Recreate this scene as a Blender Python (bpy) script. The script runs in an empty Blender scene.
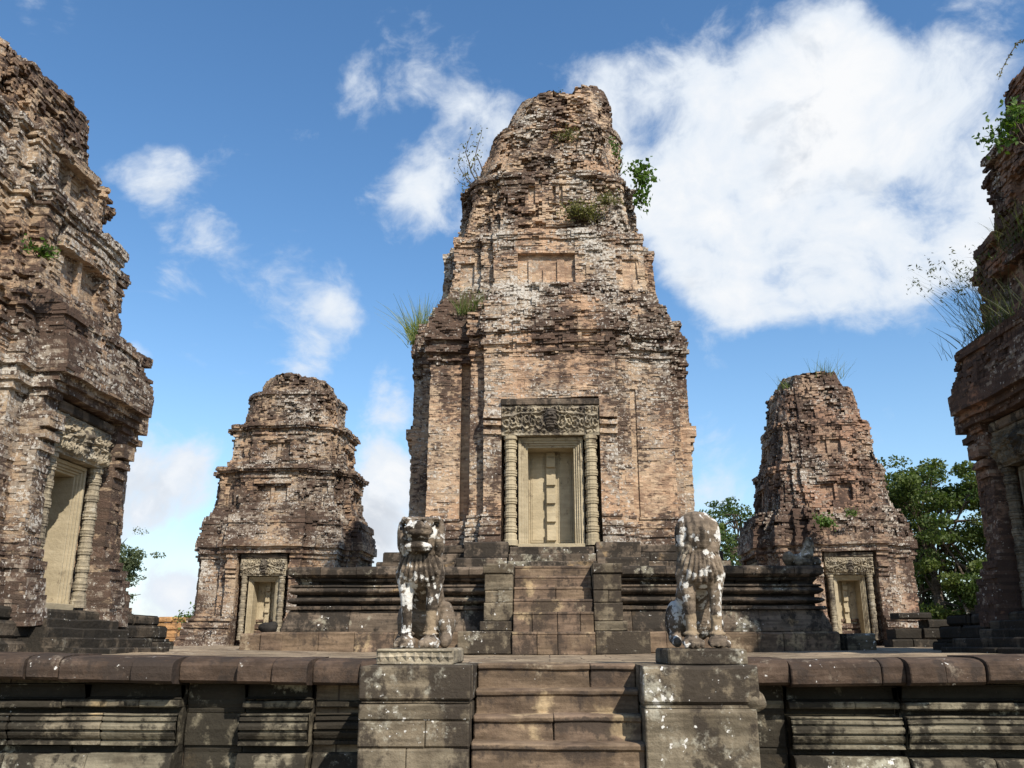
import bpy, bmesh, math, random
import numpy as np
from mathutils import Vector, Matrix

S = bpy.context.scene
COL = S.collection
R = math.radians

# ---------------------------------------------------------------- camera, sky, sun, exposure
cam_d = bpy.data.cameras.new("camera")
cam = bpy.data.objects.new("camera", cam_d)
COL.objects.link(cam)
cam_d.sensor_width = 36
cam_d.lens = 880 / 1024 * 36
cam_d.clip_start = 0.1
cam_d.clip_end = 8000
cam.location = (0, 0, 0.23)
cam.rotation_euler = (math.pi / 2 + math.atan(258 / 880), 0, math.atan(36 / 880))
S.camera = cam

SUN_DIR = Vector((0.585, -0.965, 1.0)).normalized()
SUN_EL = math.asin(SUN_DIR.z)
SUN_AZ = math.atan2(SUN_DIR.x, SUN_DIR.y)
sun_d = bpy.data.lights.new("sun", "SUN")
sun_d.energy = 5.0
sun_d.angle = R(0.5)
sun_d.color = (1.0, 0.93, 0.82)
sun = bpy.data.objects.new("sun", sun_d)
COL.objects.link(sun)
sun.location = (20, -20, 40)
sun.rotation_euler = SUN_DIR.to_track_quat('Z', 'Y').to_euler()

S.view_settings.view_transform = 'Standard'
S.view_settings.look = 'None'
S.view_settings.gamma = 1
S.view_settings.exposure = 0.28
S.view_settings.use_curve_mapping = False
S.cycles.use_denoising = True
S.cycles.max_bounces = 5
S.cycles.diffuse_bounces = 3
S.cycles.glossy_bounces = 2

world = bpy.data.worlds.new("World")
S.world = world
world.use_nodes = True


class NT:
    """tiny helper round a node tree"""
    def __init__(self, tree):
        self.t = tree
        self.n = tree.nodes
        self.l = tree.links

    def add(self, typ, **kw):
        nd = self.n.new(typ)
        for k, v in kw.items():
            setattr(nd, k, v)
        return nd

    def put(self, sock, v):
        if isinstance(v, bpy.types.NodeSocket):
            self.l.new(v, sock)
        elif isinstance(v, (tuple, list)):
            v = tuple(v)
            if len(sock.default_value) == 4 and len(v) == 3:
                v = v + (1,)
            sock.default_value = v
        else:
            sock.default_value = v

    def math(self, op, a, b=0.0, c=0.0, clamp=False):
        nd = self.add('ShaderNodeMath', operation=op, use_clamp=clamp)
        self.put(nd.inputs[0], a)
        self.put(nd.inputs[1], b)
        self.put(nd.inputs[2], c)
        return nd.outputs[0]

    def vmath(self, op, a, b=(0, 0, 0), out=0):
        nd = self.add('ShaderNodeVectorMath', operation=op)
        self.put(nd.inputs[0], a)
        self.put(nd.inputs[1], b)
        return nd.outputs[out]

    def scale(self, v, s):
        nd = self.add('ShaderNodeVectorMath', operation='SCALE')
        self.put(nd.inputs[0], v)
        self.put(nd.inputs['Scale'], s)
        return nd.outputs[0]

    def ramp(self, v, lo, hi, a=0.0, b=1.0):
        nd = self.add('ShaderNodeMapRange', interpolation_type='SMOOTHSTEP')
        self.put(nd.inputs[0], v)
        for i, q in enumerate((lo, hi, a, b)):
            self.put(nd.inputs[i + 1], q)
        return nd.outputs[0]

    def noise(self, vec, scale, detail=4, rough=0.55, dist=0.0, lac=2.0):
        nd = self.add('ShaderNodeTexNoise')
        self.put(nd.inputs['Vector'], vec)
        nd.inputs['Scale'].default_value = scale
        nd.inputs['Detail'].default_value = detail
        nd.inputs['Roughness'].default_value = rough
        nd.inputs['Lacunarity'].default_value = lac
        nd.inputs['Distortion'].default_value = dist
        return nd.outputs[0]

    def mix(self, f, a, b, mode='MIX'):
        nd = self.add('ShaderNodeMix', data_type='RGBA', blend_type=mode)
        self.put(nd.inputs[0], f)
        self.put(nd.inputs[6], a)
        self.put(nd.inputs[7], b)
        return nd.outputs[2]


def centred(q, n, k):
    return q.math('MULTIPLY', q.math('SUBTRACT', n, 0.5), k)


def add_all(q, *xs):
    t = xs[0]
    for x in xs[1:]:
        t = q.math('ADD', t, x)
    return t


def build_sky():
    q = NT(world.node_tree)
    q.n.clear()
    out = q.add('ShaderNodeOutputWorld')
    bg = q.add('ShaderNodeBackground')
    sky = q.add('ShaderNodeTexSky', sky_type='NISHITA', sun_disc=False)
    sky.sun_elevation = SUN_EL
    sky.sun_rotation = SUN_AZ
    sky.altitude = 50
    sky.air_density = 1.1
    sky.dust_density = 0.5
    sky.ozone_density = 2.2
    d = q.vmath('NORMALIZE', q.add('ShaderNodeTexCoord').outputs['Generated'])
    # fluffy noise in direction space, billows squashed a little in height
    sc = q.vmath('MULTIPLY', d, (1.0, 1.0, 1.25))
    warp = q.add('ShaderNodeTexNoise')
    q.put(warp.inputs['Vector'], sc)
    warp.inputs['Scale'].default_value = 5.0
    warp.inputs['Detail'].default_value = 3
    w = q.scale(q.vmath('SUBTRACT', warp.outputs['Color'], (0.5, 0.5, 0.5)), 0.13)
    p = q.vmath('ADD', sc, w)
    n1 = q.noise(p, 7.0, 11, 0.6)
    ps = q.vmath('ADD', p, tuple(SUN_DIR * 0.045))
    n1s = q.noise(ps, 7.0, 5, 0.55)
    n2 = q.noise(p, 2.2, 3, 0.5)
    blobs = CLOUDS
    tot = None
    for (x, y, z, rad, k) in blobs:
        dist = q.vmath('DISTANCE', d, (x, y, z), out=1)
        b = q.ramp(dist, rad * 1.25, 0.0, 0.0, k * 1.25)
        tot = b if tot is None else q.math('ADD', tot, b)
    tot = q.math('MINIMUM', tot, 0.68)
    base = q.math('ADD', q.math('MULTIPLY', q.math('SUBTRACT', n1, 0.5), 2.1), tot)
    base = q.math('ADD', base, q.math('MULTIPLY', q.math('SUBTRACT', n2, 0.5), 0.35))
    dens = q.ramp(base, 0.17, 0.66)
    # thick cores: the side away from the light is a soft grey
    core = q.ramp(base, 0.55, 1.0)
    n3 = q.noise(p, 3.2, 4, 0.5)
    # billows: lit where the cloud thins towards the sun, grey where it thickens
    lit = q.math('SUBTRACT', n1, n1s)
    sh = add_all(q, q.math('MULTIPLY', lit, -2.6), centred(q, n3, 1.6))
    grey = q.math('MULTIPLY', q.ramp(base, 0.35, 0.85), q.ramp(sh, -0.05, 0.42))
    ccol = q.mix(core, (0.66, 0.715, 0.785), (0.79, 0.80, 0.815))
    ccol = q.mix(q.math('MULTIPLY', grey, 0.85), ccol, (0.49, 0.53, 0.59))
    skyc = q.scale(sky.outputs[0], 0.135)
    # low white haze of the tropics near the horizon
    zz = q.add('ShaderNodeSeparateXYZ')
    q.put(zz.inputs[0], d)
    hz = q.ramp(zz.outputs[2], 0.42, -0.02, 0.0, 0.27)
    skyc = q.mix(hz, skyc, (0.47, 0.63, 0.83))
    hs = q.add('ShaderNodeHueSaturation')
    q.put(hs.inputs['Color'], skyc)
    hs.inputs['Saturation'].default_value = 1.2
    hs.inputs['Value'].default_value = 1.08
    skyc = hs.outputs[0]
    q.put(bg.inputs[0], q.mix(dens, skyc, ccol))
    bg.inputs[1].default_value = 1.0
    q.l.new(bg.outputs[0], out.inputs[0])


# cloud banks: direction (unit vector), angular size, weight
CLOUDS = [
    (0.2288, 0.8351, 0.5003, 0.1643, 0.62),
    (0.326, 0.8271, 0.458, 0.1528, 0.55),
    (0.1145, 0.8344, 0.5392, 0.1145, 0.42),
    (0.272, 0.8698, 0.4117, 0.135, 0.5),
    (0.3826, 0.7793, 0.4963, 0.1027, 0.36),
    (0.1904, 0.8724, 0.4502, 0.1421, 0.5),
    (0.2881, 0.7624, 0.5795, 0.083, 0.34),
    (0.0502, 0.818, 0.5731, 0.0531, 0.25),
    (0.4172, 0.7204, 0.5541, 0.0652, 0.36),
    (0.2128, 0.9086, 0.3595, 0.0727, 0.25),
    (0.366, 0.8545, 0.3686, 0.1077, 0.38),
    (0.445, 0.7938, 0.4146, 0.0973, 0.45),
    (-0.4052, 0.7952, 0.4511, 0.0586, 0.11),
    (-0.3775, 0.8252, 0.4203, 0.0604, 0.12),
    (-0.3655, 0.8411, 0.3988, 0.0509, 0.1),
    (-0.2104, 0.8029, 0.5577, 0.0634, 0.2),
    (-0.1186, 0.7842, 0.6091, 0.0844, 0.13),
    (-0.1673, 0.8414, 0.5139, 0.0761, 0.18),
    (-0.1323, 0.8755, 0.4648, 0.0776, 0.24),
    (-0.0744, 0.8353, 0.5448, 0.0653, 0.22),
    (-0.199, 0.7607, 0.6179, 0.0618, 0.12),
    (-0.2339, 0.9076, 0.3486, 0.0572, 0.36),
    (-0.1762, 0.949, 0.2613, 0.0674, 0.34),
    (-0.2616, 0.9225, 0.2838, 0.0491, 0.25),
    (-0.1977, 0.9685, 0.1516, 0.0889, 0.38),
    (-0.1861, 0.9771, 0.1029, 0.044, 0.3),
    (-0.3978, 0.9018, 0.169, 0.0758, 0.5),
    (-0.4397, 0.8901, 0.1203, 0.0578, 0.35),
    (-0.3918, 0.9186, 0.0516, 0.0643, 0.5),
    (-0.1763, 0.9688, 0.174, 0.0558, 0.35),
    (-0.3288, 0.9407, 0.0839, 0.0518, 0.2),
    (-0.4911, 0.8511, 0.1858, 0.0938, 0.22),
    (-0.4288, 0.8547, 0.2925, 0.0242, 0.25),
    (0.165, 0.9826, 0.0858, 0.0939, 0.12),
    (0.1886, 0.9706, 0.1495, 0.063, 0.1),
    (-0.9318, 0.0674, 0.3565, 0.295, 0.38),
    (-0.6327, -0.7504, 0.1912, 0.295, 0.2),
    (0.7202, -0.6249, 0.3013, 0.256, 0.25),
    (-0.7951, -0.2389, 0.5575, 0.133, 0.35),
    (0.9515, 0.1334, 0.2773, 0.109, 0.44),
    (0.1793, -0.8207, 0.5425, 0.257, 0.42),
    (0.9003, -0.4187, 0.1187, 0.22, 0.24),
    (-0.7035, -0.6496, 0.2882, 0.206, 0.43),
    (-0.0835, -0.9872, 0.1358, 0.132, 0.34),
    (-0.0859, -0.9125, 0.4, 0.18, 0.36),
    (0.3173, -0.8628, 0.3935, 0.253, 0.24),
    (0.3903, -0.8577, 0.3347, 0.237, 0.26),
    (-0.1826, -0.9008, 0.394, 0.279, 0.29),
    (-0.4629, -0.8682, 0.1786, 0.2, 0.25),
    (-0.9494, -0.0934, 0.2999, 0.266, 0.3),
    (-0.9479, -0.1394, 0.2864, 0.166, 0.34)]
build_sky()

# ---------------------------------------------------------------- numeric noise for the meshes


def _h(ix, iy, iz):
    n = (ix.astype(np.int64) * 374761393 + iy.astype(np.int64) * 668265263 + iz.astype(np.int64) * 2147483647) & 0xFFFFFFFF
    n = ((n ^ (n >> 13)) * 1274126177) & 0xFFFFFFFF
    n = ((n ^ (n >> 16)) * 2246822519) & 0xFFFFFFFF
    return ((n ^ (n >> 15)) & 0xFFFFFF) / float(0xFFFFFF)


def vnoise(p):
    i = np.floor(p)
    f = p - i
    f = f * f * (3 - 2 * f)
    i = i.astype(np.int64)
    x, y, z = i[..., 0], i[..., 1], i[..., 2]
    fx, fy, fz = f[..., 0], f[..., 1], f[..., 2]
    def L(a, b, t): return a + (b - a) * t
    return L(L(L(_h(x, y, z), _h(x + 1, y, z), fx), L(_h(x, y + 1, z), _h(x + 1, y + 1, z), fx), fy),
             L(L(_h(x, y, z + 1), _h(x + 1, y, z + 1), fx), L(_h(x, y + 1, z + 1), _h(x + 1, y + 1, z + 1), fx), fy), fz)


def fbm(p, oct=4, gain=0.5):
    s, a, t = 0.0, 1.0, 0.0
    p = np.asarray(p, float)
    for k in range(oct):
        s = s + a * vnoise(p + 17.3 * k)
        t += a
        a *= gain
        p = p * 2.03
    return s / t          # about 0.5 +- 0.25


def smooth(x, a, b):
    t = np.clip((x - a) / (b - a), 0, 1)
    return t * t * (3 - 2 * t)

# ---------------------------------------------------------------- object helpers


def np_mesh(name, verts, quads, mat, parent=None, attrs=None, tris=None, shade=False, flat=None):
    verts = np.asarray(verts, np.float32).reshape(-1, 3)
    quads = np.asarray(quads, np.int32).reshape(-1, 4)
    me = bpy.data.meshes.new(name)
    nt = 0 if tris is None else len(tris)
    me.vertices.add(len(verts))
    me.vertices.foreach_set('co', verts.ravel())
    me.loops.add(len(quads) * 4 + nt * 3)
    me.polygons.add(len(quads) + nt)
    li = quads.ravel()
    ls = np.arange(len(quads)) * 4
    if nt:
        tris = np.asarray(tris, np.int32).reshape(-1, 3)
        li = np.concatenate([li, tris.ravel()])
        ls = np.concatenate([ls, len(quads) * 4 + np.arange(nt) * 3])
    me.loops.foreach_set('vertex_index', li.astype(np.int32))
    me.polygons.foreach_set('loop_start', ls.astype(np.int32))
    me.update(calc_edges=True)
    me.polygons.foreach_set('use_smooth', np.full(len(quads) + nt, bool(shade)))
    for k, v in (attrs or {}).items():
        a = me.attributes.new(k, 'FLOAT', 'POINT')
        a.data.foreach_set('value', np.asarray(v, np.float32))
    me.materials.append(mat)
    me.validate()
    o = bpy.data.objects.new(name, me)
    COL.objects.link(o)
    if parent:
        o.parent = parent
    return o


def thing(name, label, cat, loc=(0, 0, 0), rotz=0.0, group=None):
    o = bpy.data.objects.new(name, None)
    COL.objects.link(o)
    o.empty_display_size = 0.2
    o.location = loc
    o.rotation_euler = (0, 0, rotz)
    return tag(o, label, cat, group)


def tag(o, label, cat, group=None):
    o['label'] = label
    o['category'] = cat
    if group:
        o['group'] = group
    return o


def struct(o, kind='structure'):
    o['kind'] = kind
    return o

# ---------------------------------------------------------------- materials


def new_mat(name):
    m = bpy.data.materials.new(name)
    m.use_nodes = True
    q = NT(m.node_tree)
    q.n.clear()
    out = q.add('ShaderNodeOutputMaterial')
    b = q.add('ShaderNodeBsdfPrincipled')
    q.l.new(b.outputs[0], out.inputs[0])
    b.inputs['Roughness'].default_value = 0.92
    b.inputs['Specular IOR Level'].default_value = 0.12
    return m, q, b


def attr(q, name):
    a = q.add('ShaderNodeAttribute')
    a.attribute_name = name
    return a.outputs['Fac']


def bump(q, b, h, strength, dist):
    bn = q.add('ShaderNodeBump')
    bn.inputs['Strength'].default_value = strength
    bn.inputs['Distance'].default_value = dist
    q.put(bn.inputs['Height'], h)
    q.l.new(bn.outputs[0], b.inputs['Normal'])


def brick_mat(name, tan, orange, dark_w=0.0, pale_w=0.0):
    m, q, b = new_mat(name)
    P = q.add('ShaderNodeNewGeometry').outputs['Position']
    rnd, rnd2, stain = attr(q, 'rnd'), attr(q, 'rnd2'), attr(q, 'stain')
    big = q.noise(P, 0.5, 4, 0.55)
    col = q.mix(q.ramp(add_all(q, big, centred(q, rnd2, 0.12)), 0.40, 0.60), tan, orange)
    comb = q.add('ShaderNodeCombineColor')
    v = q.math('MULTIPLY_ADD', rnd, 0.55, 0.72)
    for i in range(3):
        q.put(comb.inputs[i], v)
    col = q.mix(1.0, col, comb.outputs[0], 'MULTIPLY')
    fine = q.noise(q.vmath('MULTIPLY', P, (1, 1, 2.2)), 5.5, 6, 0.7)
    zone = q.noise(q.vmath('MULTIPLY', P, (1.25, 1.25, 0.55)), 0.75, 5, 0.6)
    # dull brown crust
    zb = q.noise(P, 1.3, 5, 0.6)
    br = add_all(q, centred(q, zb, 1.5), centred(q, rnd2, 0.25), centred(q, fine, 1.3))
    col = q.mix(q.ramp(br, -0.12, 0.28, 0, 0.72), col, (0.19, 0.125, 0.09))
    # black algae, heavier where water hangs under and on ledges
    dk = add_all(q, centred(q, zone, 2.1), centred(q, rnd, 0.42), centred(q, fine, 1.5), q.math('MULTIPLY', stain, 0.42), dark_w)
    dcol = q.mix(rnd2, (0.045, 0.032, 0.027), (0.105, 0.068, 0.052))
    col = q.mix(q.ramp(dk, 0.02, 0.30, 0, 0.92), col, dcol)
    # grey and white lichen crusts
    z2 = q.noise(P, 0.62, 4, 0.6)
    f2 = q.noise(P, 8.0, 6, 0.72)
    lk = add_all(q, centred(q, z2, 1.7), centred(q, rnd2, 0.5), centred(q, f2, 1.5), pale_w)
    col = q.mix(q.ramp(lk, 0.10, 0.40, 0, 0.8), col, (0.34, 0.285, 0.225))
    f3 = q.noise(P, 17.0, 4, 0.65)
    wk = add_all(q, centred(q, z2, 1.3), centred(q, f3, 2.0), centred(q, rnd, 0.3), pale_w)
    col = q.mix(q.ramp(wk, 0.26, 0.38, 0, 0.85), col, (0.56, 0.52, 0.46))
    q.put(b.inputs['Base Color'], col)
    bump(q, b, add_all(q, q.noise(P, 26, 5, 0.7), centred(q, fine, 1.5)), 0.8, 0.03)
    return m


def stone_mat(name, base, base2, dark, pale, dark_w=0.0, pale_w=0.0, white_w=0.0, tan=None, tan_w=0.0, scale=1.0, bmp=0.5, joints=None, bed_w=1.0):
    """weathered sandstone; the _w numbers push each kind of crust up or down (0 covers roughly a third)"""
    m, q, b = new_mat(name)
    P = q.add('ShaderNodeNewGeometry').outputs['Position']
    rnd = attr(q, 'rnd')
    n = q.noise(P, 1.6 * scale, 6, 0.62)
    col = q.mix(q.ramp(add_all(q, n, centred(q, rnd, .2)), 0.40, 0.60), base, base2)
    comb = q.add('ShaderNodeCombineColor')
    v = q.math('MULTIPLY_ADD', rnd, 0.5, 0.75)
    for i in range(3):
        q.put(comb.inputs[i], v)
    col = q.mix(1.0, col, comb.outputs[0], 'MULTIPLY')
    fine = q.noise(P, 7.0 * scale, 7, 0.7)
    if tan:
        t = add_all(q, centred(q, q.noise(P, 1.9 * scale, 4, 0.55), 2.0), centred(q, rnd, 0.3), centred(q, fine, .5), tan_w)
        col = q.mix(q.ramp(t, 0.16, 0.34, 0, 0.85), col, tan)
    # soft horizontal bedding and damp bands
    bed = q.noise(q.vmath('MULTIPLY', P, (.45, .45, 4.5)), 2.2 * scale, 6, 0.65)
    comb2 = q.add('ShaderNodeCombineColor')
    bv = q.ramp(add_all(q, bed, centred(q, fine, .5)), .36, .64, 1 - .38 * bed_w, 1 + .22 * bed_w)
    for i in range(3):
        q.put(comb2.inputs[i], bv)
    col = q.mix(1.0, col, comb2.outputs[0], 'MULTIPLY')
    z = q.noise(q.vmath('MULTIPLY', P, (1.5, 1.5, 0.5)), 1.0 * scale, 6, 0.62)
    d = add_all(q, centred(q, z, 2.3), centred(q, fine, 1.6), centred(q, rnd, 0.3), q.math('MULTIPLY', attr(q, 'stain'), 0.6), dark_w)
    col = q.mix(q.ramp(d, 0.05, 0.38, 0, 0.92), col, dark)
    z2 = q.noise(P, 1.25 * scale, 5, 0.6)
    f2 = q.noise(P, 9.5 * scale, 6, 0.7)
    p = add_all(q, centred(q, z2, 1.9), centred(q, f2, 1.2), pale_w)
    col = q.mix(q.ramp(p, 0.15, 0.42, 0, 0.8), col, pale)
    f3 = q.noise(P, 15 * scale, 3, 0.55)
    w = add_all(q, centred(q, z2, 1.3), centred(q, f3, 2.0), white_w)
    col = q.mix(q.ramp(w, 0.34, 0.42, 0, 0.9), col, (0.64, 0.62, 0.58))
    if joints:
        bk = q.add('ShaderNodeTexBrick')
        q.put(bk.inputs['Vector'], P)
        bk.inputs['Scale'].default_value = 1.0
        bk.inputs['Brick Width'].default_value = joints[0]
        bk.inputs['Row Height'].default_value = joints[1]
        bk.inputs['Mortar Size'].default_value = 0.012
        col = q.mix(bk.outputs['Fac'], col, dark)
    q.put(b.inputs['Base Color'], col)
    h = q.math('ADD', q.noise(P, 16 * scale, 6, 0.68), q.math('MULTIPLY', q.noise(P, 4.0 * scale, 4, 0.6), 0.8))
    bump(q, b, h, bmp, 0.035)
    return m


def leaf_mat(name, c1, c2, trans=0.35):
    m, q, b = new_mat(name)
    rnd = attr(q, 'rnd')
    col = q.mix(rnd, c1, c2)
    q.put(b.inputs['Base Color'], col)
    b.inputs['Roughness'].default_value = 0.6
    b.inputs['Specular IOR Level'].default_value = 0.3
    tr = q.add('ShaderNodeBsdfTranslucent')
    q.put(tr.inputs[0], q.mix(1.0, col, (1.3, 1.5, 0.6), 'MULTIPLY'))
    mx = q.add('ShaderNodeMixShader')
    mx.inputs[0].default_value = trans
    out = [n for n in q.n if n.type == 'OUTPUT_MATERIAL'][0]
    q.l.new(b.outputs[0], mx.inputs[1])
    q.l.new(tr.outputs[0], mx.inputs[2])
    q.l.new(mx.outputs[0], out.inputs[0])
    return m


M_BRICK = brick_mat('weathered tan brick', (0.51, 0.38, 0.26), (0.49, 0.32, 0.205), .17, .08)
M_BRICK_R = brick_mat('reddish weathered brick', (0.37, 0.265, 0.185), (0.37, 0.225, 0.15), .24, .03)
M_BRICK_S = brick_mat('shade darkened brick', (0.28, 0.175, 0.12), (0.30, 0.15, 0.09), .34, -.06)  # darker copy: the near right tower's shade put into the brick colour
M_BRICK_G = brick_mat('greyed brick', (0.42, 0.315, 0.215), (0.41, 0.275, 0.175), .22, .06)
M_DOOR = stone_mat('yellow grey door sandstone', (0.41, 0.345, 0.235), (0.35, 0.292, 0.195), (0.14, 0.11, 0.075), (0.44, 0.39, 0.28), -.10, -.1, -.5, scale=1.2, bmp=0.3, bed_w=.25)
M_DOOR_S = stone_mat('shade darkened door sandstone', (0.17, 0.15, 0.11), (0.13, 0.115, 0.085), (0.05, 0.045, 0.035), (0.22, 0.20, 0.15), .0, -.1, -.5, scale=1.2, bmp=0.3, bed_w=.3)  # door stone darkened to carry the near right tower's shade
M_CARVE_S = stone_mat('shade darkened carved sandstone', (0.17, 0.145, 0.105), (0.13, 0.11, 0.08), (0.04, 0.034, 0.028), (0.24, 0.22, 0.17), .1, -.05, -.4, scale=1.5, bmp=0.5)  # carved stone with the same tower's shade in its colour
M_CARVE = stone_mat('carved grey sandstone', (0.34, 0.29, 0.205), (0.26, 0.22, 0.16), (0.06, 0.05, 0.042), (0.44, 0.40, 0.32), -.02, .0, -.1, scale=1.5, bmp=0.5)
M_BASE = stone_mat('dark moulded sandstone', (0.17, 0.13, 0.095), (0.125, 0.098, 0.074), (0.028, 0.024, 0.02), (0.29, 0.265, 0.20), .28, .0, -.10, (0.38, 0.26, 0.14), -.12, bmp=0.5)
M_BASE_D = stone_mat('algae dark sandstone', (0.12, 0.095, 0.07), (0.085, 0.068, 0.05), (0.024, 0.021, 0.017), (0.22, 0.20, 0.155), .42, -.08, -.14, (0.38, 0.26, 0.14), -.3, bmp=0.5)
M_STEP = stone_mat('brown step sandstone', (0.21, 0.15, 0.10), (0.15, 0.105, 0.074), (0.055, 0.042, 0.033), (0.34, 0.275, 0.19), .13, -.02, -.25, (0.40, 0.30, 0.18), -.02, bmp=0.35)
M_WALL = stone_mat('stained retaining wall sandstone', (0.235, 0.205, 0.145), (0.165, 0.138, 0.097), (0.022, 0.019, 0.015), (0.40, 0.375, 0.29), .32, -.05, -.18, (0.46, 0.34, 0.19), -.18, bmp=0.5)
M_COPE = stone_mat('purple brown coping sandstone', (0.105, 0.072, 0.052), (0.072, 0.05, 0.037), (0.042, 0.032, 0.026), (0.25, 0.205, 0.155), .13, -.10, -.15, bmp=0.45)
M_PIER = stone_mat('lichen spotted pier sandstone', (0.20, 0.165, 0.115), (0.14, 0.112, 0.077), (0.04, 0.032, 0.025), (0.37, 0.345, 0.275), .20, .02, -.04, (0.42, 0.30, 0.18), -.2, bmp=0.5)
M_FLOOR = stone_mat('terrace paving', (0.31, 0.24, 0.16), (0.24, 0.18, 0.12), (0.10, 0.075, 0.055), (0.46, 0.385, 0.28), -.1, .0, -.4, bmp=0.4, joints=(.95, .62))
M_LATER = stone_mat('orange laterite', (0.46, 0.27, 0.115), (0.36, 0.20, 0.09), (0.08, 0.055, 0.04), (0.42, 0.35, 0.24), -.05, -.1, -.2, bmp=0.9)
M_EARTH = stone_mat('dry earth', (0.26, 0.19, 0.12), (0.20, 0.16, 0.09), (0.07, 0.08, 0.03), (0.33, 0.26, 0.17), .0, -.1, -.6, scale=0.4)

# ---------------------------------------------------------------- dressed stone blocks
class Blocks:
    """collects stone blocks whose front follows a moulded profile; one mesh when built"""

    def __init__(self, seed=0, wear=0.012):
        self.v, self.f, self.rn, self.st = [], [], [], []
        self.k = 0
        self.rng = random.Random(seed)
        self.off = np.array([seed * 3.7, seed * 1.3, seed * 2.1])
        self.wear = wear

    def block(self, o, d, n, a, b, prof, depth, mit=(0, 0), jit=0.0, seg=0.16, rise=None, stain=0.0):
        """block on the line o + d*s, s in [a,b]; n outward; prof [(out, z)] bottom to top"""
        rng = self.rng
        prof = np.array(prof, float)
        jo = rng.uniform(-jit, jit)
        jz = rng.uniform(-jit, jit) * 0.3
        zb, zt = prof[0, 1], prof[-1, 1]
        loop = np.vstack([prof, [[-depth, zt], [-depth, zb]]])
        m = len(loop)
        nl = max(2, int((b - a) / seg) + 1)
        e = min(0.012, (b - a) * 0.1)
        s = np.linspace(a, b, nl)
        s = np.unique(np.concatenate([[a, a + e], s[1:-1], [b - e, b]]))
        nl = len(s)
        SS = np.repeat(s[:, None], m, 1)
        OO = np.repeat(loop[None, :, 0], nl, 0).copy()
        ZZ = np.repeat(loop[None, :, 1], nl, 0) + jz
        front = np.zeros(m, bool)
        front[:len(prof)] = True
        for i in (0, nl - 1):
            mi = mit[0] if i == 0 else mit[1]
            if mi:
                SS[i, :] += (-1 if i == 0 else 1) * np.maximum(OO[i, :], -0.05) * mi
            else:
                OO[i, front] -= 0.010
        tm = 0.0 if any(mit) else jo
        OO[:, front] += tm
        X = o[0] + d[0] * SS + n[0] * OO
        Y = o[1] + d[1] * SS + n[1] * OO
        if rise is not None:
            ZZ = ZZ + rise(X, Y)
        P = np.stack([X, Y, ZZ], -1)
        nz = (fbm(P * 2.6 + self.off, 3) - 0.5) * 2.2 + (vnoise(P * 9 + self.off) - 0.5) * 0.5
        w = self.wear * nz
        P[..., 0] += n[0] * w * front
        P[..., 1] += n[1] * w * front
        P[..., 2] += 0.5 * self.wear * (fbm(P * 2.1 + self.off + 9, 2) - 0.5) * 2 * (ZZ > (zb + zt) / 2)
        if not np.isscalar(stain):
            stain = np.tile(np.r_[np.asarray(stain, float), 0, 0], nl)
        self._add(P, nl, m, stain)

    def _add(self, P, nl, m, stain=0.0):
        k = self.k
        self.v.append(P.reshape(-1, 3))
        i = np.arange(nl - 1)[:, None] * m
        j = np.arange(m)[None, :]
        j2 = (j + 1) % m
        q = np.stack([k + i + j, k + i + m + j, k + i + m + j2, k + i + j2], -1)
        self.f.append(q.reshape(-1, 4))
        # end caps as fans of quads folded into triangles
        tri = []
        for base, flip in ((k, False), (k + (nl - 1) * m, True)):
            for t in range(1, m - 1):
                a, b, c = base, base + t, base + t + 1
                tri.append((a, b, c, c) if not flip else (a, c, b, b))
        self.t = getattr(self, 't', [])
        self.t += [x[:3] for x in tri]
        r = self.rng.random()
        self.rn.append(np.full(nl * m, r))
        self.st.append(np.full(nl * m, stain) if np.isscalar(stain) else stain)
        self.k += nl * m

    def run(self, p0, p1, n, prof, depth=0.3, mit=(0, 0), length=(0.6, 1.2), jit=0.006, gap=0.006, rise=None, stain=0.0, seg=0.16):
        p0, p1, n = Vector(p0), Vector(p1), Vector(n)
        L = (p1 - p0).length
        d = (p1 - p0) / L
        cuts = [0.0]
        while True:
            c = cuts[-1] + self.rng.uniform(*length)
            if c > L - length[0] * 0.6:
                break
            cuts.append(c)
        cuts.append(L)
        for i in range(len(cuts) - 1):
            f, l = i == 0, i == len(cuts) - 2
            self.block((p0.x, p0.y), (d.x, d.y), (n.x, n.y), cuts[i] + (0 if f else gap / 2), cuts[i + 1] - (0 if l else gap / 2),
                       prof, depth, (mit[0] if f else 0, mit[1] if l else 0), jit, seg, rise, stain)

    def box(self, x0, x1, y0, y1, z0, z1, jit=0.006, bev=0.015, **k):
        """free block standing with its front to -Y"""
        self.block((x0, y0), (1, 0), (0, -1), 0, x1 - x0, [(-bev, z0), (0, z0 + bev), (0, (z0 + z1) / 2), (0, z1 - bev), (-bev, z1)], y1 - y0, jit=jit, **k)

    def ring(self, hx, hy, prof, cx=0, cy=0, depth=0.4, skip=(), **k):
        c = [(-hx, -hy), (hx, -hy), (hx, hy), (-hx, hy)]
        nn = [(0, -1), (1, 0), (0, 1), (-1, 0)]
        for i in range(4):
            if i in skip:
                continue
            a, b = c[i], c[(i + 1) % 4]
            self.run((a[0] + cx, a[1] + cy), (b[0] + cx, b[1] + cy), nn[i], prof, depth, (1, 1), **k)

    def build(self, name, mat, parent=None):
        v = np.vstack(self.v)
        return np_mesh(name, v, np.vstack(self.f), mat, parent,
                       {'rnd': np.concatenate(self.rn), 'stain': np.concatenate(self.st)}, tris=self.t)


def rprof(z0, z1, out=0.0, b=0.02, n=2):
    """flat face with softened arrises"""
    return [(out - b, z0), (out, z0 + b)] + [(out, z0 + b + (z1 - z0 - 2 * b) * k / n) for k in range(1, n)] + [(out, z1 - b), (out - b, z1)]


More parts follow.
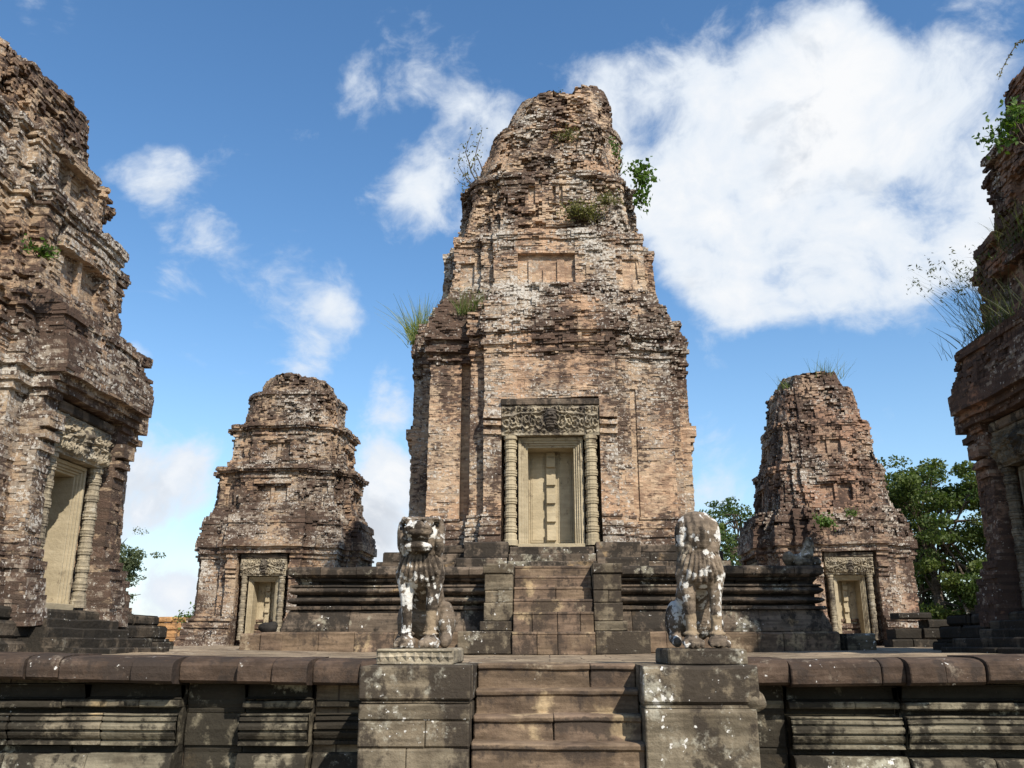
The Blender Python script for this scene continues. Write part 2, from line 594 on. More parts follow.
def torus_prof(z0, z1, out, bulge, n=7):
    return [(out + bulge * math.sin(math.pi * k / (n - 1)), z0 + (z1 - z0) * k / (n - 1)) for k in range(n)]


class Bits:
    """plain boxes / lathes / grids gathered into one mesh, with the rnd and stain attributes"""

    def __init__(self):
        self.v, self.q, self.t, self.rn, self.st, self.k = [], [], [], [], [], 0

    def put(self, v, q=(), t=(), r=0.5, st=0.0):
        v = np.asarray(v, float).reshape(-1, 3)
        self.v.append(v)
        if len(q):
            self.q.append(np.asarray(q, int).reshape(-1, 4) + self.k)
        if len(t):
            self.t.append(np.asarray(t, int).reshape(-1, 3) + self.k)
        self.rn.append(np.full(len(v), r) if np.isscalar(r) else np.asarray(r))
        self.st.append(np.full(len(v), st) if np.isscalar(st) else np.asarray(st))
        self.k += len(v)

    def box(self, x0, x1, y0, y1, z0, z1, bev=0.012, r=0.5):
        """box with bevelled arrises"""
        bm = bmesh.new()
        bmesh.ops.create_cube(bm, size=1)
        for v in bm.verts:
            v.co = Vector(((x0 + x1) / 2 + v.co.x * (x1 - x0), (y0 + y1) / 2 + v.co.y * (y1 - y0), (z0 + z1) / 2 + v.co.z * (z1 - z0)))
        bv = min(bev, 0.3 * min(x1 - x0, y1 - y0, z1 - z0))
        bmesh.ops.bevel(bm, geom=bm.edges[:], offset=bv, segments=1, affect='EDGES')
        self.bm(bm, r)

    def bm(self, bm, r=0.5):
        bm.verts.index_update()
        v = [tuple(x.co) for x in bm.verts]
        q, t = [], []
        for f in bm.faces:
            i = [x.index for x in f.verts]
            if len(i) == 4:
                q.append(i)
            else:
                t += [(i[0], i[k], i[k + 1]) for k in range(1, len(i) - 1)]
        self.put(v, q, t, r)
        bm.free()

    def lathe(self, prof, cx, cy, n=10, rot=0.0, r=0.5):
        prof = np.array(prof)
        a = np.arange(n) * 2 * math.pi / n + rot
        V = np.stack([cx + prof[:, None, 0] * np.cos(a), cy + prof[:, None, 0] * np.sin(a), np.repeat(prof[:, 1:2], n, 1)], -1)
        m = len(prof)
        i = np.arange(m - 1)[:, None] * n
        j = np.arange(n)[None]
        j2 = (j + 1) % n
        Q = np.stack([i + j, i + j2, i + n + j2, i + n + j], -1).reshape(-1, 4)
        cap = [((m - 1) * n, (m - 1) * n + k, (m - 1) * n + k + 1) for k in range(1, n - 1)]
        self.put(V, Q, cap, r)

    def build(self, name, mat, parent=None, wear=0.0, shade=False):
        v = np.vstack(self.v)
        if wear:
            p = v + np.array([parent.location.x, parent.location.y, 0]) if parent else v
            v = v + wear * (np.stack([fbm(p * 4.1 + 3 * k, 3) for k in range(3)], -1) - 0.5) * 2
        rn = np.concatenate(self.rn)
        return np_mesh(name, v, np.vstack(self.q) if self.q else np.zeros((0, 4)), mat, parent,
                       {'rnd': rn, 'stain': np.concatenate(self.st)}, tris=np.vstack(self.t) if self.t else None, shade=shade)

# ---------------------------------------------------------------- brick towers


def tower_shell(root, spec, seed, mat, course=0.054, colw=0.095):
    """brick sanctuary tower: every brick is a face of its own, set in or out of the wall"""
    tiers = spec['tiers']
    D = spec['door_half']
    nrm = [np.array((0., -1.)), np.array((1., 0.)), np.array((0., 1.)), np.array((-1., 0.))]
    tan = [np.array((1., 0.)), np.array((0., 1.)), np.array((-1., 0.)), np.array((0., -1.))]
    # segment ends (x, y kind): functions of tier parameters B,R,W,p1,p2
    def pts(T, m, bm=1.0):
        B, Rr, W, p1, p2 = T
        p2 = p2 + m * (bm - 1)
        return [(-B - m, B + m), (-Rr - m * .5, B + m), (-Rr - m * .5, B + p1 + m), (-W - m * .5, B + p1 + m), (-W - m * .5, B + p1 + p2 + m),
                (-D, B + p1 + p2 + m), (D, B + p1 + p2 + m), (W + m * .5, B + p1 + p2 + m), (W + m * .5, B + p1 + m), (Rr + m * .5, B + p1 + m),
                (Rr + m * .5, B + m), (B + m, B + m)]
    segn = ['n', '-', 'n', '-', 'n', 'n', 'n', '+', 'n', '+', 'n']
    T0 = tiers[0]
    base = pts((T0['B0'], T0['R'], T0['W'], T0['p1'], T0['p2']), 0)
    cols = []            # (face, seg, t0, t1, pair id)
    for f in range(4):
        for s in range(11):
            a, b = base[s], base[s + 1]
            L = math.hypot(a[0] - b[0], a[1] - b[1])
            n = max(1, int(round(L / colw)))
            for k in range(n):
                cols.append((f, s, k / n, (k + 1) / n, k))
    M = len(cols)
    cf = np.array([c[0] for c in cols]); cs = np.array([c[1] for c in cols])
    t0 = np.array([c[2] for c in cols]); t1 = np.array([c[3] for c in cols]); kk = np.array([c[4] for c in cols])
    N3 = np.zeros((M, 2))
    for i in range(M):
        f, s = cf[i], cs[i]
        N3[i] = nrm[f] if segn[s] == 'n' else (-tan[f] if segn[s] == '-' else tan[f])
    Tn = np.array(tan)[cf]
    Nf = np.array(nrm)[cf]
    first = np.r_[True, (cs[1:] != cs[:-1]) | (cf[1:] != cf[:-1])]
    last = np.r_[first[1:], True]
    prv = np.roll(np.arange(M), 1); nxt = np.roll(np.arange(M), -1)
    perp_p = first & (np.abs((N3 * N3[prv]).sum(1)) < 0.5)
    perp_n = last & (np.abs((N3 * N3[nxt]).sum(1)) < 0.5)
    zb, ztop = tiers[0]['z0'], tiers[-1]['z1']
    nc = int((ztop - zb) / course)
    zs = zb + np.arange(nc + 1) * course
    rg = np.random.RandomState(seed)
    off3 = np.array([seed * 13.1, seed * 7.7, seed * 3.3])
    V = np.zeros((nc, M, 4, 3)); RN = np.zeros((nc, M)); R2 = np.zeros((nc, M)); ST = np.zeros((nc, M))
    for c in range(nc):
        z = (zs[c] + zs[c + 1]) / 2
        ti = [i for i, t in enumerate(tiers) if t['z0'] <= z < t['z1'] + 1e-6][-1]
        t = tiers[ti]
        u = (z - t['z0']) / (t['z1'] - t['z0'])
        B = t['B0'] + (t['B1'] - t['B0']) * u
        m = 0.0
        for (a, b, o) in t['mould']:
            if a <= u < b:
                m = o
        pp = np.array(pts((B, t['R'], t['W'], t['p1'], t['p2']), m, t['bm']))
        A0, A1 = pp[cs], pp[cs + 1]
        E0 = A0 + (A1 - A0) * t0[:, None]
        E1 = A0 + (A1 - A0) * t1[:, None]
        Cm = (E0 + E1) / 2
        ctr = Tn * Cm[:, :1] + Nf * Cm[:, 1:]
        p3 = np.c_[ctr, np.full(M, z)] + off3
        par = c & 1
        pid = (kk + par) // 2 + 1000 * cs + 100000 * cf
        r = _h(pid, np.full(M, c), np.full(M, seed)); r2 = _h(pid, np.full(M, c), np.full(M, seed + 77))
        rr_ = float(_h(np.array([c]), np.array([seed]), np.array([5]))[0])
        r = .68 * r + .32 * rr_
        er = t['er']
        lo = fbm(p3 * np.array([.55, .55, .75]), 3)
        mid = fbm(p3 * np.array([1.8, 1.8, 2.3]) + 31, 3)
        fine = fbm(p3 * np.array([4.2, 4.2, 6.5]) + 57, 2)
        d = (r - .5) * (0.008 + 0.07 * er)
        d = d + (lo - .5) * 0.30 * er + (mid - .52) * 0.30 * er
        d = d - smooth(mid + (fine - .5) * .7, 0.56, 0.70) * (0.005 + 0.22 * er) - smooth(fine, .58, .72) * .13 * er
        d = d - (r2 > 0.985 - 0.08 * er) * (0.02 + 0.08 * er) + (r2 < 0.01 + 0.06 * er) * (0.012 + 0.06 * er)
        # edge of the whole mass crumbles: pull corners of worn tiers in
        loc_x = Cm[:, 0]
        stain = np.full(M, t.get('stain', 0.0))
        if m > 0.09:
            stain = stain + 0.35
        stain = stain + .22 * (1 - min(1, max(0, (z - zb) / 1.1)))
        for (faces, segs, x0, x1, za, zc, dd) in spec['niches']:
            if za <= z < zc:
                k = np.isin(cf, faces) & np.isin(cs, segs) & (loc_x >= x0) & (loc_x <= x1)
                d = np.where(k, dd + d * (0.15 if dd < -.01 else .6), d)
                stain = np.where(k, stain - .3, stain)
        # offset of neighbouring segment at shared corners
        dp = np.where(perp_p, d[prv], 0.0); dn = np.where(perp_n, d[nxt], 0.0)
        Q0 = Tn * E0[:, :1] + Nf * E0[:, 1:] + N3 * d[:, None] + N3[prv] * dp[:, None]
        Q1 = Tn * E1[:, :1] + Nf * E1[:, 1:] + N3 * d[:, None] + N3[nxt] * dn[:, None]
        cx = spec['lean'](z)
        rk = t['round'] * (B + 0.3 * m) if not callable(t['round']) else t['round'](u) * B
        for Q in (Q0, Q1):
            ang = np.arctan2(Q[:, 1], Q[:, 0])
            rr = np.hypot(Q[:, 0], Q[:, 1])
            wob = 1 + (0.10 * er + .22 * max(0, er - .7)) * (fbm(np.c_[np.cos(ang) * 2, np.sin(ang) * 2, np.full(M, z * .8)] + off3, 3) - .5) * 2
            lim = rk * wob
            over = np.maximum(rr - lim, 0)
            s = np.where(over > 0, (lim + over * 0.12) / np.maximum(rr, 1e-6), 1.0)
            Q *= s[:, None]
            Q += np.array(cx)
        V[c, :, 0, :2] = Q0; V[c, :, 1, :2] = Q1; V[c, :, 2, :2] = Q1; V[c, :, 3, :2] = Q0
        V[c, :, 0:2, 2] = zs[c]; V[c, :, 2:4, 2] = zs[c + 1]
        # sagging courses of the worn parts
        RN[c] = r; R2[c] = r2; ST[c] = stain
    dz = (fbm(np.stack([V[..., 0], V[..., 1], V[..., 2] * 0.3], -1) * 0.9 + off3, 2) - 0.5)
    V[..., 2] += dz * 0.10
    idx = np.arange(nc * M * 4).reshape(nc, M, 4)
    # the broken crown: nothing stands above a ragged, blocky top surface
    vx, vy = V[..., 0] - spec['lean'](ztop)[0], V[..., 1]
    q = .26
    cap = ztop - spec.get('crag', .9) * (1.3 * fbm(np.stack([np.floor(vx / q) * q * 1.1, np.floor(vy / q) * q * 1.1, np.full_like(vx, seed * 1.7)], -1), 3)) + .12 * spec.get('tilt', 0) * vx
    V[..., 2] = np.minimum(V[..., 2], cap)
    F = [idx.reshape(-1, 4)]
    nx = np.roll(idx, -1, 1)
    F.append(np.stack([idx[:, :, 1], nx[:, :, 0], nx[:, :, 3], idx[:, :, 2]], -1)[:, ~perp_n].reshape(-1, 4))
    F.append(np.stack([idx[:-1, :, 3], idx[:-1, :, 2], idx[1:, :, 1], idx[1:, :, 0]], -1).reshape(-1, 4))
    v = V.reshape(-1, 3)
    top = idx[-1]
    cen = len(v)
    v = np.vstack([v, [V[-1, :, 2, :].mean(0)]])
    tri = np.concatenate([np.stack([top[:, 3], top[:, 2], np.full(M, cen)], -1), np.stack([top[:, 2], np.roll(top, -1, 0)[:, 3], np.full(M, cen)], -1)])
    at = {'rnd': np.r_[np.repeat(RN.ravel(), 4), .5], 'rnd2': np.r_[np.repeat(R2.ravel(), 4), .5], 'stain': np.r_[np.repeat(ST.ravel(), 4), .5]}
    return np_mesh('brick_body', v, np.concatenate(F), mat, root, at, tris=tri)


def carved_lintel(w, h, depth, seed, style):
    """relief of garland, hanging scrolls and a central mask"""
    nx, nz = int(w / 0.017), int(h / 0.017)
    x = np.linspace(-w / 2, w / 2, nx); z = np.linspace(0, h, nz)
    X, Z = np.meshgrid(x, z)
    X0, Z0 = X, Z
    X = X + .05 * h * (fbm(np.stack([X * 7, Z * 7, X * 0 + seed], -1), 2) - .5) * 2
    Z = Z + .06 * h * (fbm(np.stack([X * 7, Z * 7, X * 0 + seed + 9], -1), 2) - .5) * 2
    H = np.zeros_like(X)
    # garland: springs from the middle, dips, curls at the ends
    ax = np.abs(X)
    gz = h * 0.70 + 0.16 * h * np.cos(ax / (w / 2) * math.pi * 1.0) * (0.4 if style == 0 else 1.0) - (h * .22 if style else 0)
    g = np.exp(-((Z - gz) / (0.055 * h)) ** 2)
    # scrolls under and over it
    sc = np.zeros_like(X)
    nl = 7
    for i in range(nl):
        cx = (i + 0.75) / (nl + 0.45) * w / 2
        for cz, rr in ((gz.mean() - 0.27 * h, 0.20 * h), (gz.mean() + 0.18 * h, 0.10 * h)):
            rx = (ax - cx); rz = Z - cz - 0.02 * h * (i % 2)
            r = np.hypot(rx * 1.15, rz * (0.72 if rr > .15 * h else 1.0))
            th = np.arctan2(rz, rx)
            s = 0.5 + 0.5 * np.sin(r / h * 54 + th * (1 if i % 2 else -1))
            sc = np.maximum(sc, s * smooth(-r, -rr * 1.25, -rr * .9))
    leaf = 0.5 + 0.5 * np.sin(X * 62 + np.sin(Z * 40) * 1.4) * np.sin(Z * 55 + X * 9)
    H = np.maximum(g, np.maximum(sc * .85, leaf * .45))
    H = H * smooth(Z, 0.05 * h, 0.12 * h) * smooth(-Z, -0.97 * h, -0.9 * h) * smooth(-ax, -w / 2 * .99, -w / 2 * .95)
    # mask in the middle
    r = np.hypot(X / (0.19 * h * 1.1), (Z - .52 * h) / (0.40 * h))
    mk = np.sqrt(np.clip(1 - r ** 2, 0, 1))
    eyes = np.exp(-((ax - .07 * h) ** 2 + (Z - .62 * h) ** 2) / (.045 * h) ** 2)
    mouth = np.exp(-((Z - .38 * h) / (.05 * h)) ** 2) * (ax < .13 * h)
    H = np.where(r < 1, 0.35 + 1.1 * mk + .6 * eyes - .5 * mouth + .12 * np.sin(Z * 90), H)
    H = H + (fbm(np.stack([X * 9, Z * 9, np.full_like(X, seed)], -1), 3) - .5) * .9
    Y = -H * depth
    V = np.stack([X0, Y, Z0], -1).reshape(-1, 3)
    i = np.arange(nz - 1)[:, None] * nx + np.arange(nx - 1)[None]
    Q = np.stack([i, i + 1, i + nx + 1, i + nx], -1).reshape(-1, 4)
    return V, Q, np.clip(0.75 - H.ravel() * .1, 0, 1), 1.1 * np.clip(1.25 - r.ravel(), 0, .6)


def colonette(bits, x, y, z0, z1, r, n_ring=6, seed=0):
    H = z1 - z0
    pr = [(r * 1.25, z0), (r * 1.25, z0 + .05 * H), (r * 1.08, z0 + .055 * H), (r * 1.12, z0 + .10 * H), (r * .95, z0 + .105 * H)]
    for k in range(n_ring):
        c = z0 + H * (.15 + .76 * (k + .0) / (n_ring - 1))
        big = 1.0 if k % 2 == 0 else .6
        for dz, rr in ((-.030, .93), (-.026, 1.07), (-.016, 1.07), (-.012, .97), (-.009, 1.11), (.009, 1.11), (.012, .97), (.016, 1.07), (.026, 1.07), (.030, .93)):
            pr.append((r * (1 + (rr - 1) * (.5 + .5 * big) * 1.3), c + dz * H * (.8 + .3 * big)))
        if k < n_ring - 1:
            c2 = c + H * .38 / (n_ring - 1)
            for dz, rr in ((-.006, .93), (-.004, 1.0), (.004, 1.0), (.006, .93)):
                pr.append((r * rr, c2 + dz * H))
    pr += [(r * 1.0, z1 - .035 * H), (r * 1.2, z1 - .03 * H), (r * 1.2, z1)]
    bits.lathe(pr, x, y, 12, math.pi / 12, .5)


def doorway(root, face, yplane, sill, s, h, lint_h, style, seed, open_plain=False, mats=None):
    """stone doorway on one face of a tower; drawn facing -Y, turned by `face` quarter turns.
    s scales widths: frame half-width 0.77*s"""
    rot = face * math.pi / 2
    m_door, m_carve = mats or (M_DOOR, M_CARVE)
    def place(o):
        o.rotation_euler = (0, 0, rot)
        return o
    y0 = -yplane                       # plane of the bay front
    top = sill + h
    # nested frame
    b = Bits()
    fo = 0.78 * s
    steps = [(fo, .10), (fo - .075 * s, .135), (fo - .13 * s, .17), (fo - .175 * s, .21)]
    inner = fo - .225 * s
    for i, (w, dy) in enumerate(steps):
        wn = steps[i + 1][0] if i < len(steps) - 1 else inner
        hz = top - .02 - (fo - w) * 1.05
        hn = top - .02 - (fo - wn) * 1.05
        ya = y0 + dy
        for sx in (-1, 1):
            b.box(min(sx * w, sx * wn), max(sx * w, sx * wn), ya, y0 + .90, sill + .02, hn, .006)
        b.box(-w, w, ya + .001, y0 + .90, hn + .001, hz, .006)
    b.box(-fo * 1.02, fo * 1.02, y0 + .02, y0 + .8, sill - .10, sill + .02, .01, .3)
    b.box(-fo * 1.1, fo * 1.1, y0 - .10, y0 + .8, sill - .22, sill - .101, .015, .6)
    fr = place(b.build('door_frame', m_door, root, .006))
    # closed stone leaf with a ribbed middle post and square bosses
    b = Bits()
    hi = top - .02 - (fo - inner) * 1.05
    yl = y0 + .82
    b.box(-inner - .02, inner + .02, yl, yl + .10, sill + .0, hi + .02, .004)
    if not open_plain:
        pw = .115 * s
        b.box(-pw, pw, yl - .10, yl + .02, sill + .02, hi, .008)
        nb = 5
        for k in range(nb):
            zc = sill + .05 + (hi - sill - .1) * (k + .5) / nb
            b.box(-pw * .97, pw * .97, yl - .17, yl - .05, zc - .115 * s, zc + .115 * s, .008, .7)
        for sx in (-1, 1):
            xa, xb = sorted((sx * (pw + .06 * s), sx * (inner - .05 * s)))
            b.box(xa, xb, yl - .018, yl + .01, sill + .12, hi - .10, .004, .45)
            b.box(xa + .04, xb - .04, yl - .03, yl + .01, sill + .17, hi - .15, .004, .6)
        b.box(-inner, inner, yl - .07, yl + .02, sill + .02, sill + .085, .006)
    place(b.build('door_leaf', m_door, fr, .004)).rotation_euler = (0, 0, 0)
    # colonettes
    for sx in (-1, 1):
        b = Bits()
        colonette(b, sx * (fo + .185 * s), y0 + .03, sill - .03, top - .012, .14 * s, 7, seed)
        place(b.build('colonette', m_door if style == 0 else m_carve, root, .006))
    # lintel with its plain cap stone
    w = 2 * (fo + .40 * s)
    V, Q, rr, sst = carved_lintel(w, lint_h, .11, seed, style)
    V = V + np.array([0, y0 - .07, top])
    b = Bits()
    b.put(V, Q, (), rr, sst)
    b.box(-w / 2, w / 2, y0 - .068, y0 + .35, top, top + lint_h, .004, .5)
    lt = place(b.build('lintel', m_carve, root, .006))
    b = Bits()
    b.box(-w / 2 - .02, w / 2 + .02, y0 - .12, y0 + .3, top + lint_h + .003, top + lint_h + .16, .02, .2)
    c = b.build('cap_stone', M_BASE, lt, .012)
    return fr


MO_BASE = [(0, .030, .26), (.030, .036, .16), (.036, .060, .22), (.060, .068, .12), (.068, .085, .17), (.085, .105, .08), (.105, .115, .13)]

# ---------------------------------------------------------------- ground and terrace
AX = 0.08


def rise(X, Y):
    return 0.09 * np.clip((np.abs(X) - 1.5) / 6.0, 0, 1) ** 1.2


def grid(name, xs, ys, zf, mat):
    X, Y = np.meshgrid(xs, ys)
    Z = zf(X, Y)
    nx, ny = len(xs), len(ys)
    i = np.arange(ny - 1)[:, None] * nx + np.arange(nx - 1)[None]
    Q = np.stack([i, i + 1, i + nx + 1, i + nx], -1).reshape(-1, 4)
    n = nx * ny
    return np_mesh(name, np.stack([X, Y, Z], -1), Q, mat, None, {'rnd': np.full(n, .5), 'stain': np.zeros(n)}, shade=True)


gx = np.unique(np.r_[np.linspace(-4000, -60, 24), np.linspace(-60, 60, 90), np.linspace(60, 4000, 24)])
gy = np.unique(np.r_[np.linspace(-600, -30, 8), np.linspace(-30, 140, 110), np.linspace(140, 5000, 28)])
struct(grid('ground', gx, gy, lambda X, Y: -2.45 + .25 * (fbm(np.stack([X * .13, Y * .13, X * 0], -1), 3) - .5), M_EARTH))

# terrace top: thick slab whose skirts run down behind the walls
tx = np.linspace(-27, 27, 217); ty = np.linspace(10.4, 50, 161)
TX, TY = np.meshgrid(tx, ty)
TZ = rise(TX, TY) + 0.03 * (fbm(np.stack([TX * .9, TY * .9, TX * 0], -1), 3) - .5)
blk = _h(np.floor(TX / .9 + .5 * (np.floor(TY / .6) % 2)).astype(int), np.floor(TY / .6).astype(int), np.zeros_like(TX, int))
TZ += (blk - .5) * .018
nx, ny = len(tx), len(ty)
i = np.arange(ny - 1)[:, None] * nx + np.arange(nx - 1)[None]
tq = np.stack([i, i + 1, i + nx + 1, i + nx], -1).reshape(-1, 4)
tv = np.stack([TX, TY, TZ], -1).reshape(-1, 3)
rim = np.r_[np.arange(nx), np.arange(1, ny) * nx + nx - 1, (ny - 1) * nx + np.arange(nx - 2, -1, -1), np.arange(ny - 2, 0, -1) * nx]
low = tv[rim].copy(); low[:, 2] = -2.6
k0 = len(tv); nr = len(rim)
a = np.arange(nr); b_ = (a + 1) % nr
sk = np.stack([rim[b_], rim[a], k0 + a, k0 + b_], -1)
tv = np.vstack([tv, low])
struct(np_mesh('terrace_floor', tv, np.vstack([tq, sk]), M_FLOOR, None, {'rnd': np.r_[blk.ravel(), np.full(nr, .5)], 'stain': np.zeros(len(tv))}))

# ---------------------------------------------------------------- front retaining walls
COPE = [(-.02, -.24), (.165, -.23), (.205, -.20), (.21, -.12), (.205, -.05), (.18, -.012), (.11, .018), (.0, .034), (-.1, .04)]
W_REC = [(.0, -.39), (.02, -.38), (-.06, -.36), (-.07, -.24), (.06, -.23), (.06, -.222)]
W_FIL = rprof(-.465, -.392, .09, .015, 1)
W_GRV = [(-.06, -.53), (-.06, -.467)]
W_TOR = [(.05, -.86), (.12, -.85), (.12, -.815), (.085, -.81), (.085, -.795), (.12, -.785), (.145, -.75), (.155, -.725), (.115, -.715), (.115, -.70), (.16, -.69), (.165, -.655), (.15, -.63), (.11, -.622), (.11, -.607), (.14, -.60), (.135, -.57), (.09, -.562), (.09, -.55), (.12, -.545), (.11, -.532)]
W_GR2 = [(-.05, -.935), (-.05, -.862)]
W_LOW = [(.30, -1.75), (.28, -1.45), (.22, -1.20), (.16, -1.02), (.14, -.955), (.10, -.938)]
W_FOOT = [(.42, -2.5), (.42, -1.80), (.38, -1.76), (.30, -1.753)]


def retaining(name, label, xs, seed):
    """moulded wall in front of the terrace; xs: [(x0, x1, front y, moulded?)]"""
    root = thing(name, label, 'retaining wall', (0, 10.05, 0))
    c, w = Blocks(seed, .032), Blocks(seed + 3, .020)
    for (x0, x1, yo, kind) in xs:
        c.run((x0, yo), (x1, yo), (0, -1), COPE, .75, (0, 0), (.35, 1.35), .035, .014, rise, seg=.14)
        for j, (prof, ln) in enumerate(((W_REC, (.8, 1.6)), (W_FIL, (.7, 1.5)), (W_GRV, (.9, 2.)), (W_TOR, (.9, 1.7)), (W_GR2, (.9, 2.)), (W_LOW, (.6, 1.3)), (W_FOOT, (.6, 1.3)))):
            if kind == 'plain':
                prof = [(.04 + .02 * (prof is W_LOW), prof[0][1]), (.05, (prof[0][1] + prof[-1][1]) / 2), (.04, prof[-1][1])]
            w.run((x0 + .01, yo + .13), (x1 - .01, yo + .13), (0, -1), prof, .55, (0, 0), ln, .026, .010, None, stain=.85 if j in (0, 2, 4) else 0.0)  # shade of the recessed courses put into their colour
    c.build('coping', M_COPE, root)
    w.build('moulded_face', M_WALL, root)
    return root


retaining('retaining_wall', 'dark moulded sandstone wall with rounded coping left of the front stairs',
          [(-26.9, -4.08, .03, 'm'), (-4.075, -3.40, .20, 'plain'), (-3.395, -2.62, .05, 'm'), (-2.615, -1.80, .24, 'm')], 11)
retaining('retaining_wall', 'dark moulded sandstone wall with cracked coping right of the front stairs',
          [(1.98, 2.55, .16, 'plain'), (2.555, 3.75, .08, 'm'), (3.755, 26.9, .0, 'm')], 23)

# ---------------------------------------------------------------- front stairs and their piers
st = thing('stone_stairs', 'worn brown sandstone stairs rising between two big piers at the front', 'stairs', (AX, 9.9, 0))
for k in range(10):
    zt = -.24 * k
    yf = 9.97 - .235 * k - (.0 if k else .0) - 9.9
    bl = Blocks(40 + k, .034)
    cut = [-.86, .84] if k in (1, 3, 4) else ([-.86, -.05, .84] if k % 3 else [-.86, .35, .84])
    for a, b in zip(cut[:-1], cut[1:]):
        bl.block((0, yf), (1, 0), (0, -1), a + .003, b - .003,
                 [(-.02, zt - .30), (-.018, zt - .2), (-.012, zt - .075), (.012, zt - .055), (.014, zt - .025), (.0, zt - .008), (-.04, zt), (-.2, zt + .004)], .62 if k else .5, jit=.012, seg=.09, stain=[-.1, -.15, .35, .3, -.1, -.55, -.7, -.7])  # nose highlight and the shade below it put into the colour, besides wear
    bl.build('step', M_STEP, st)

pl = thing('stair_pier', 'blocky lichen spotted stone pier left of the front stairs, under the snarling lion', 'pier', (-1.335, 9.2, 0))
bl = Blocks(61, .026)
for (x0, x1, z0, z1, dy) in [(-.565, .545, -.325, .0, 0), (-.545, .53, -.36, -.33, .03), (-.56, .54, -.515, -.365, .005), (-.555, .10, -.765, -.52, .0), (.105, .535, -.765, -.52, .015),
                             (-.55, -.08, -1.15, -.77, .0), (-.075, .535, -1.15, -.77, .01), (-.55, .2, -1.6, -1.155, 0), (.205, .535, -1.6, -1.155, .01), (-.6, .54, -2.45, -1.605, -.05)]:
    bl.box(x0, x1, -.02 + dy, 1.6, z0, z1, .004, .02, seg=.1)
bl.build('block_stack', M_PIER, pl)
pr = thing('stair_pier', 'tall single block stone pier with chipped corner right of the front stairs', 'pier', (1.485, 9.2, 0))
bl = Blocks(67, .026)
for (x0, x1, z0, z1, dy) in [(-.565, .56, -.36, .0, .0), (-.55, .50, -.40, -.362, .03), (-.56, .52, -1.7, -.402, .0), (-.6, .6, -2.45, -1.705, -.05)]:
    bl.box(x0, x1, -.02 + dy, 1.6, z0, z1, .004, .03, seg=.07)
bl.build('block_stack', M_PIER, pr)
bm = bmesh.new()
bmesh.ops.create_icosphere(bm, subdivisions=3, radius=.11)
bt = Bits(); bt.bm(bm)
bt.v[0] = bt.v[0] * np.array([1.0, .8, 1.0]) + np.array([.52, .06, -.34])
bt.build('chipped_corner', M_PIER, pr, .05)

# ---------------------------------------------------------------- raised platform under the middle tower
PB = [rprof(.0, .43, .30, .035), [(.20, .435), (.205, .50), (.17, .62), (.11, .76), (.07, .86), (.02, .872)], rprof(.875, .95, .14, .012, 1), [(-.08, .953), (-.08, 1.0)],
      torus_prof(1.0, 1.13, .03, .10), [(-.08, 1.132), (-.08, 1.19)], torus_prof(1.19, 1.34, .03, .10), rprof(1.342, 1.385, .10, .01, 1), [(-.10, 1.387), (-.12, 1.43), (-.10, 1.465), (.0, 1.468), (.03, 1.50), (.0, 1.53)],
      [(.02, 1.532), (.10, 1.56), (.15, 1.60), (.15, 1.70), (.12, 1.755), (.02, 1.77)]]
HB = 5.47
pf = thing('temple_platform', 'dark moulded sandstone platform carrying the middle brick tower', 'platform', (AX, 24.5, 0))
for nm, idx in (('plinth_course', (0,)), ('moulding', range(1, 9)), ('top_course', (9,))):
    bl = Blocks(80 + idx[0], .026)
    for k in idx:
        bl.ring(HB, HB, PB[k], depth=.5, length=((.5, .95) if k in (0, 9) else (.7, 1.7)), jit=.02 if k in (0, 9) else .014, stain=.3 if k in (3, 5, 8) else 0.)  # recessed courses get a darker tone
    bl.build(nm, M_BASE if nm != 'plinth_course' else M_STEP, pf)
bt = Bits()
bt.box(-HB + .42, HB - .42, -HB + .42, HB - .42, .3, 1.74)
bt.build('platform_floor', M_FLOOR, pf)
# sandstone footing of the tower itself
bl = Blocks(99, .02)
for (h, z0, z1) in ((4.05, 1.76, 2.0), (3.72, 2.003, 2.22), (3.55, 2.223, 2.42)):
    bl.ring(h, h, rprof(z0, z1, 0, .03), depth=1.0, length=(.5, 1.1), jit=.03)
for f in range(4):
    a = f * math.pi / 2
    for sx in (-1, 1):
        for (xa, xb, yo, z0, z1) in ((1.0, 2.15, 4.55, 1.76, 2.04), (1.0, 2.0, 4.3, 2.043, 2.42)):
            x0, x1 = sorted((sx * xa, sx * xb))
            c, s = math.cos(a), math.sin(a)
            d = (c, s); n = (s, -c)
            bl.block((n[0] * yo, n[1] * yo), d, n, x0, x1, rprof(z0, z1, 0, .03), 1.2, jit=.02)
    for (w, yo, z0, z1) in ((.97, 4.9, 1.76, 1.93), (.97, 4.62, 1.933, 2.12), (.95, 4.35, 2.122, 2.30)):
        bl.block((n[0] * yo, n[1] * yo), d, n, -w, w, rprof(z0, z1, 0, .02), 1.2, jit=.004)
bl.build('tower_footing', M_BASE, pf)


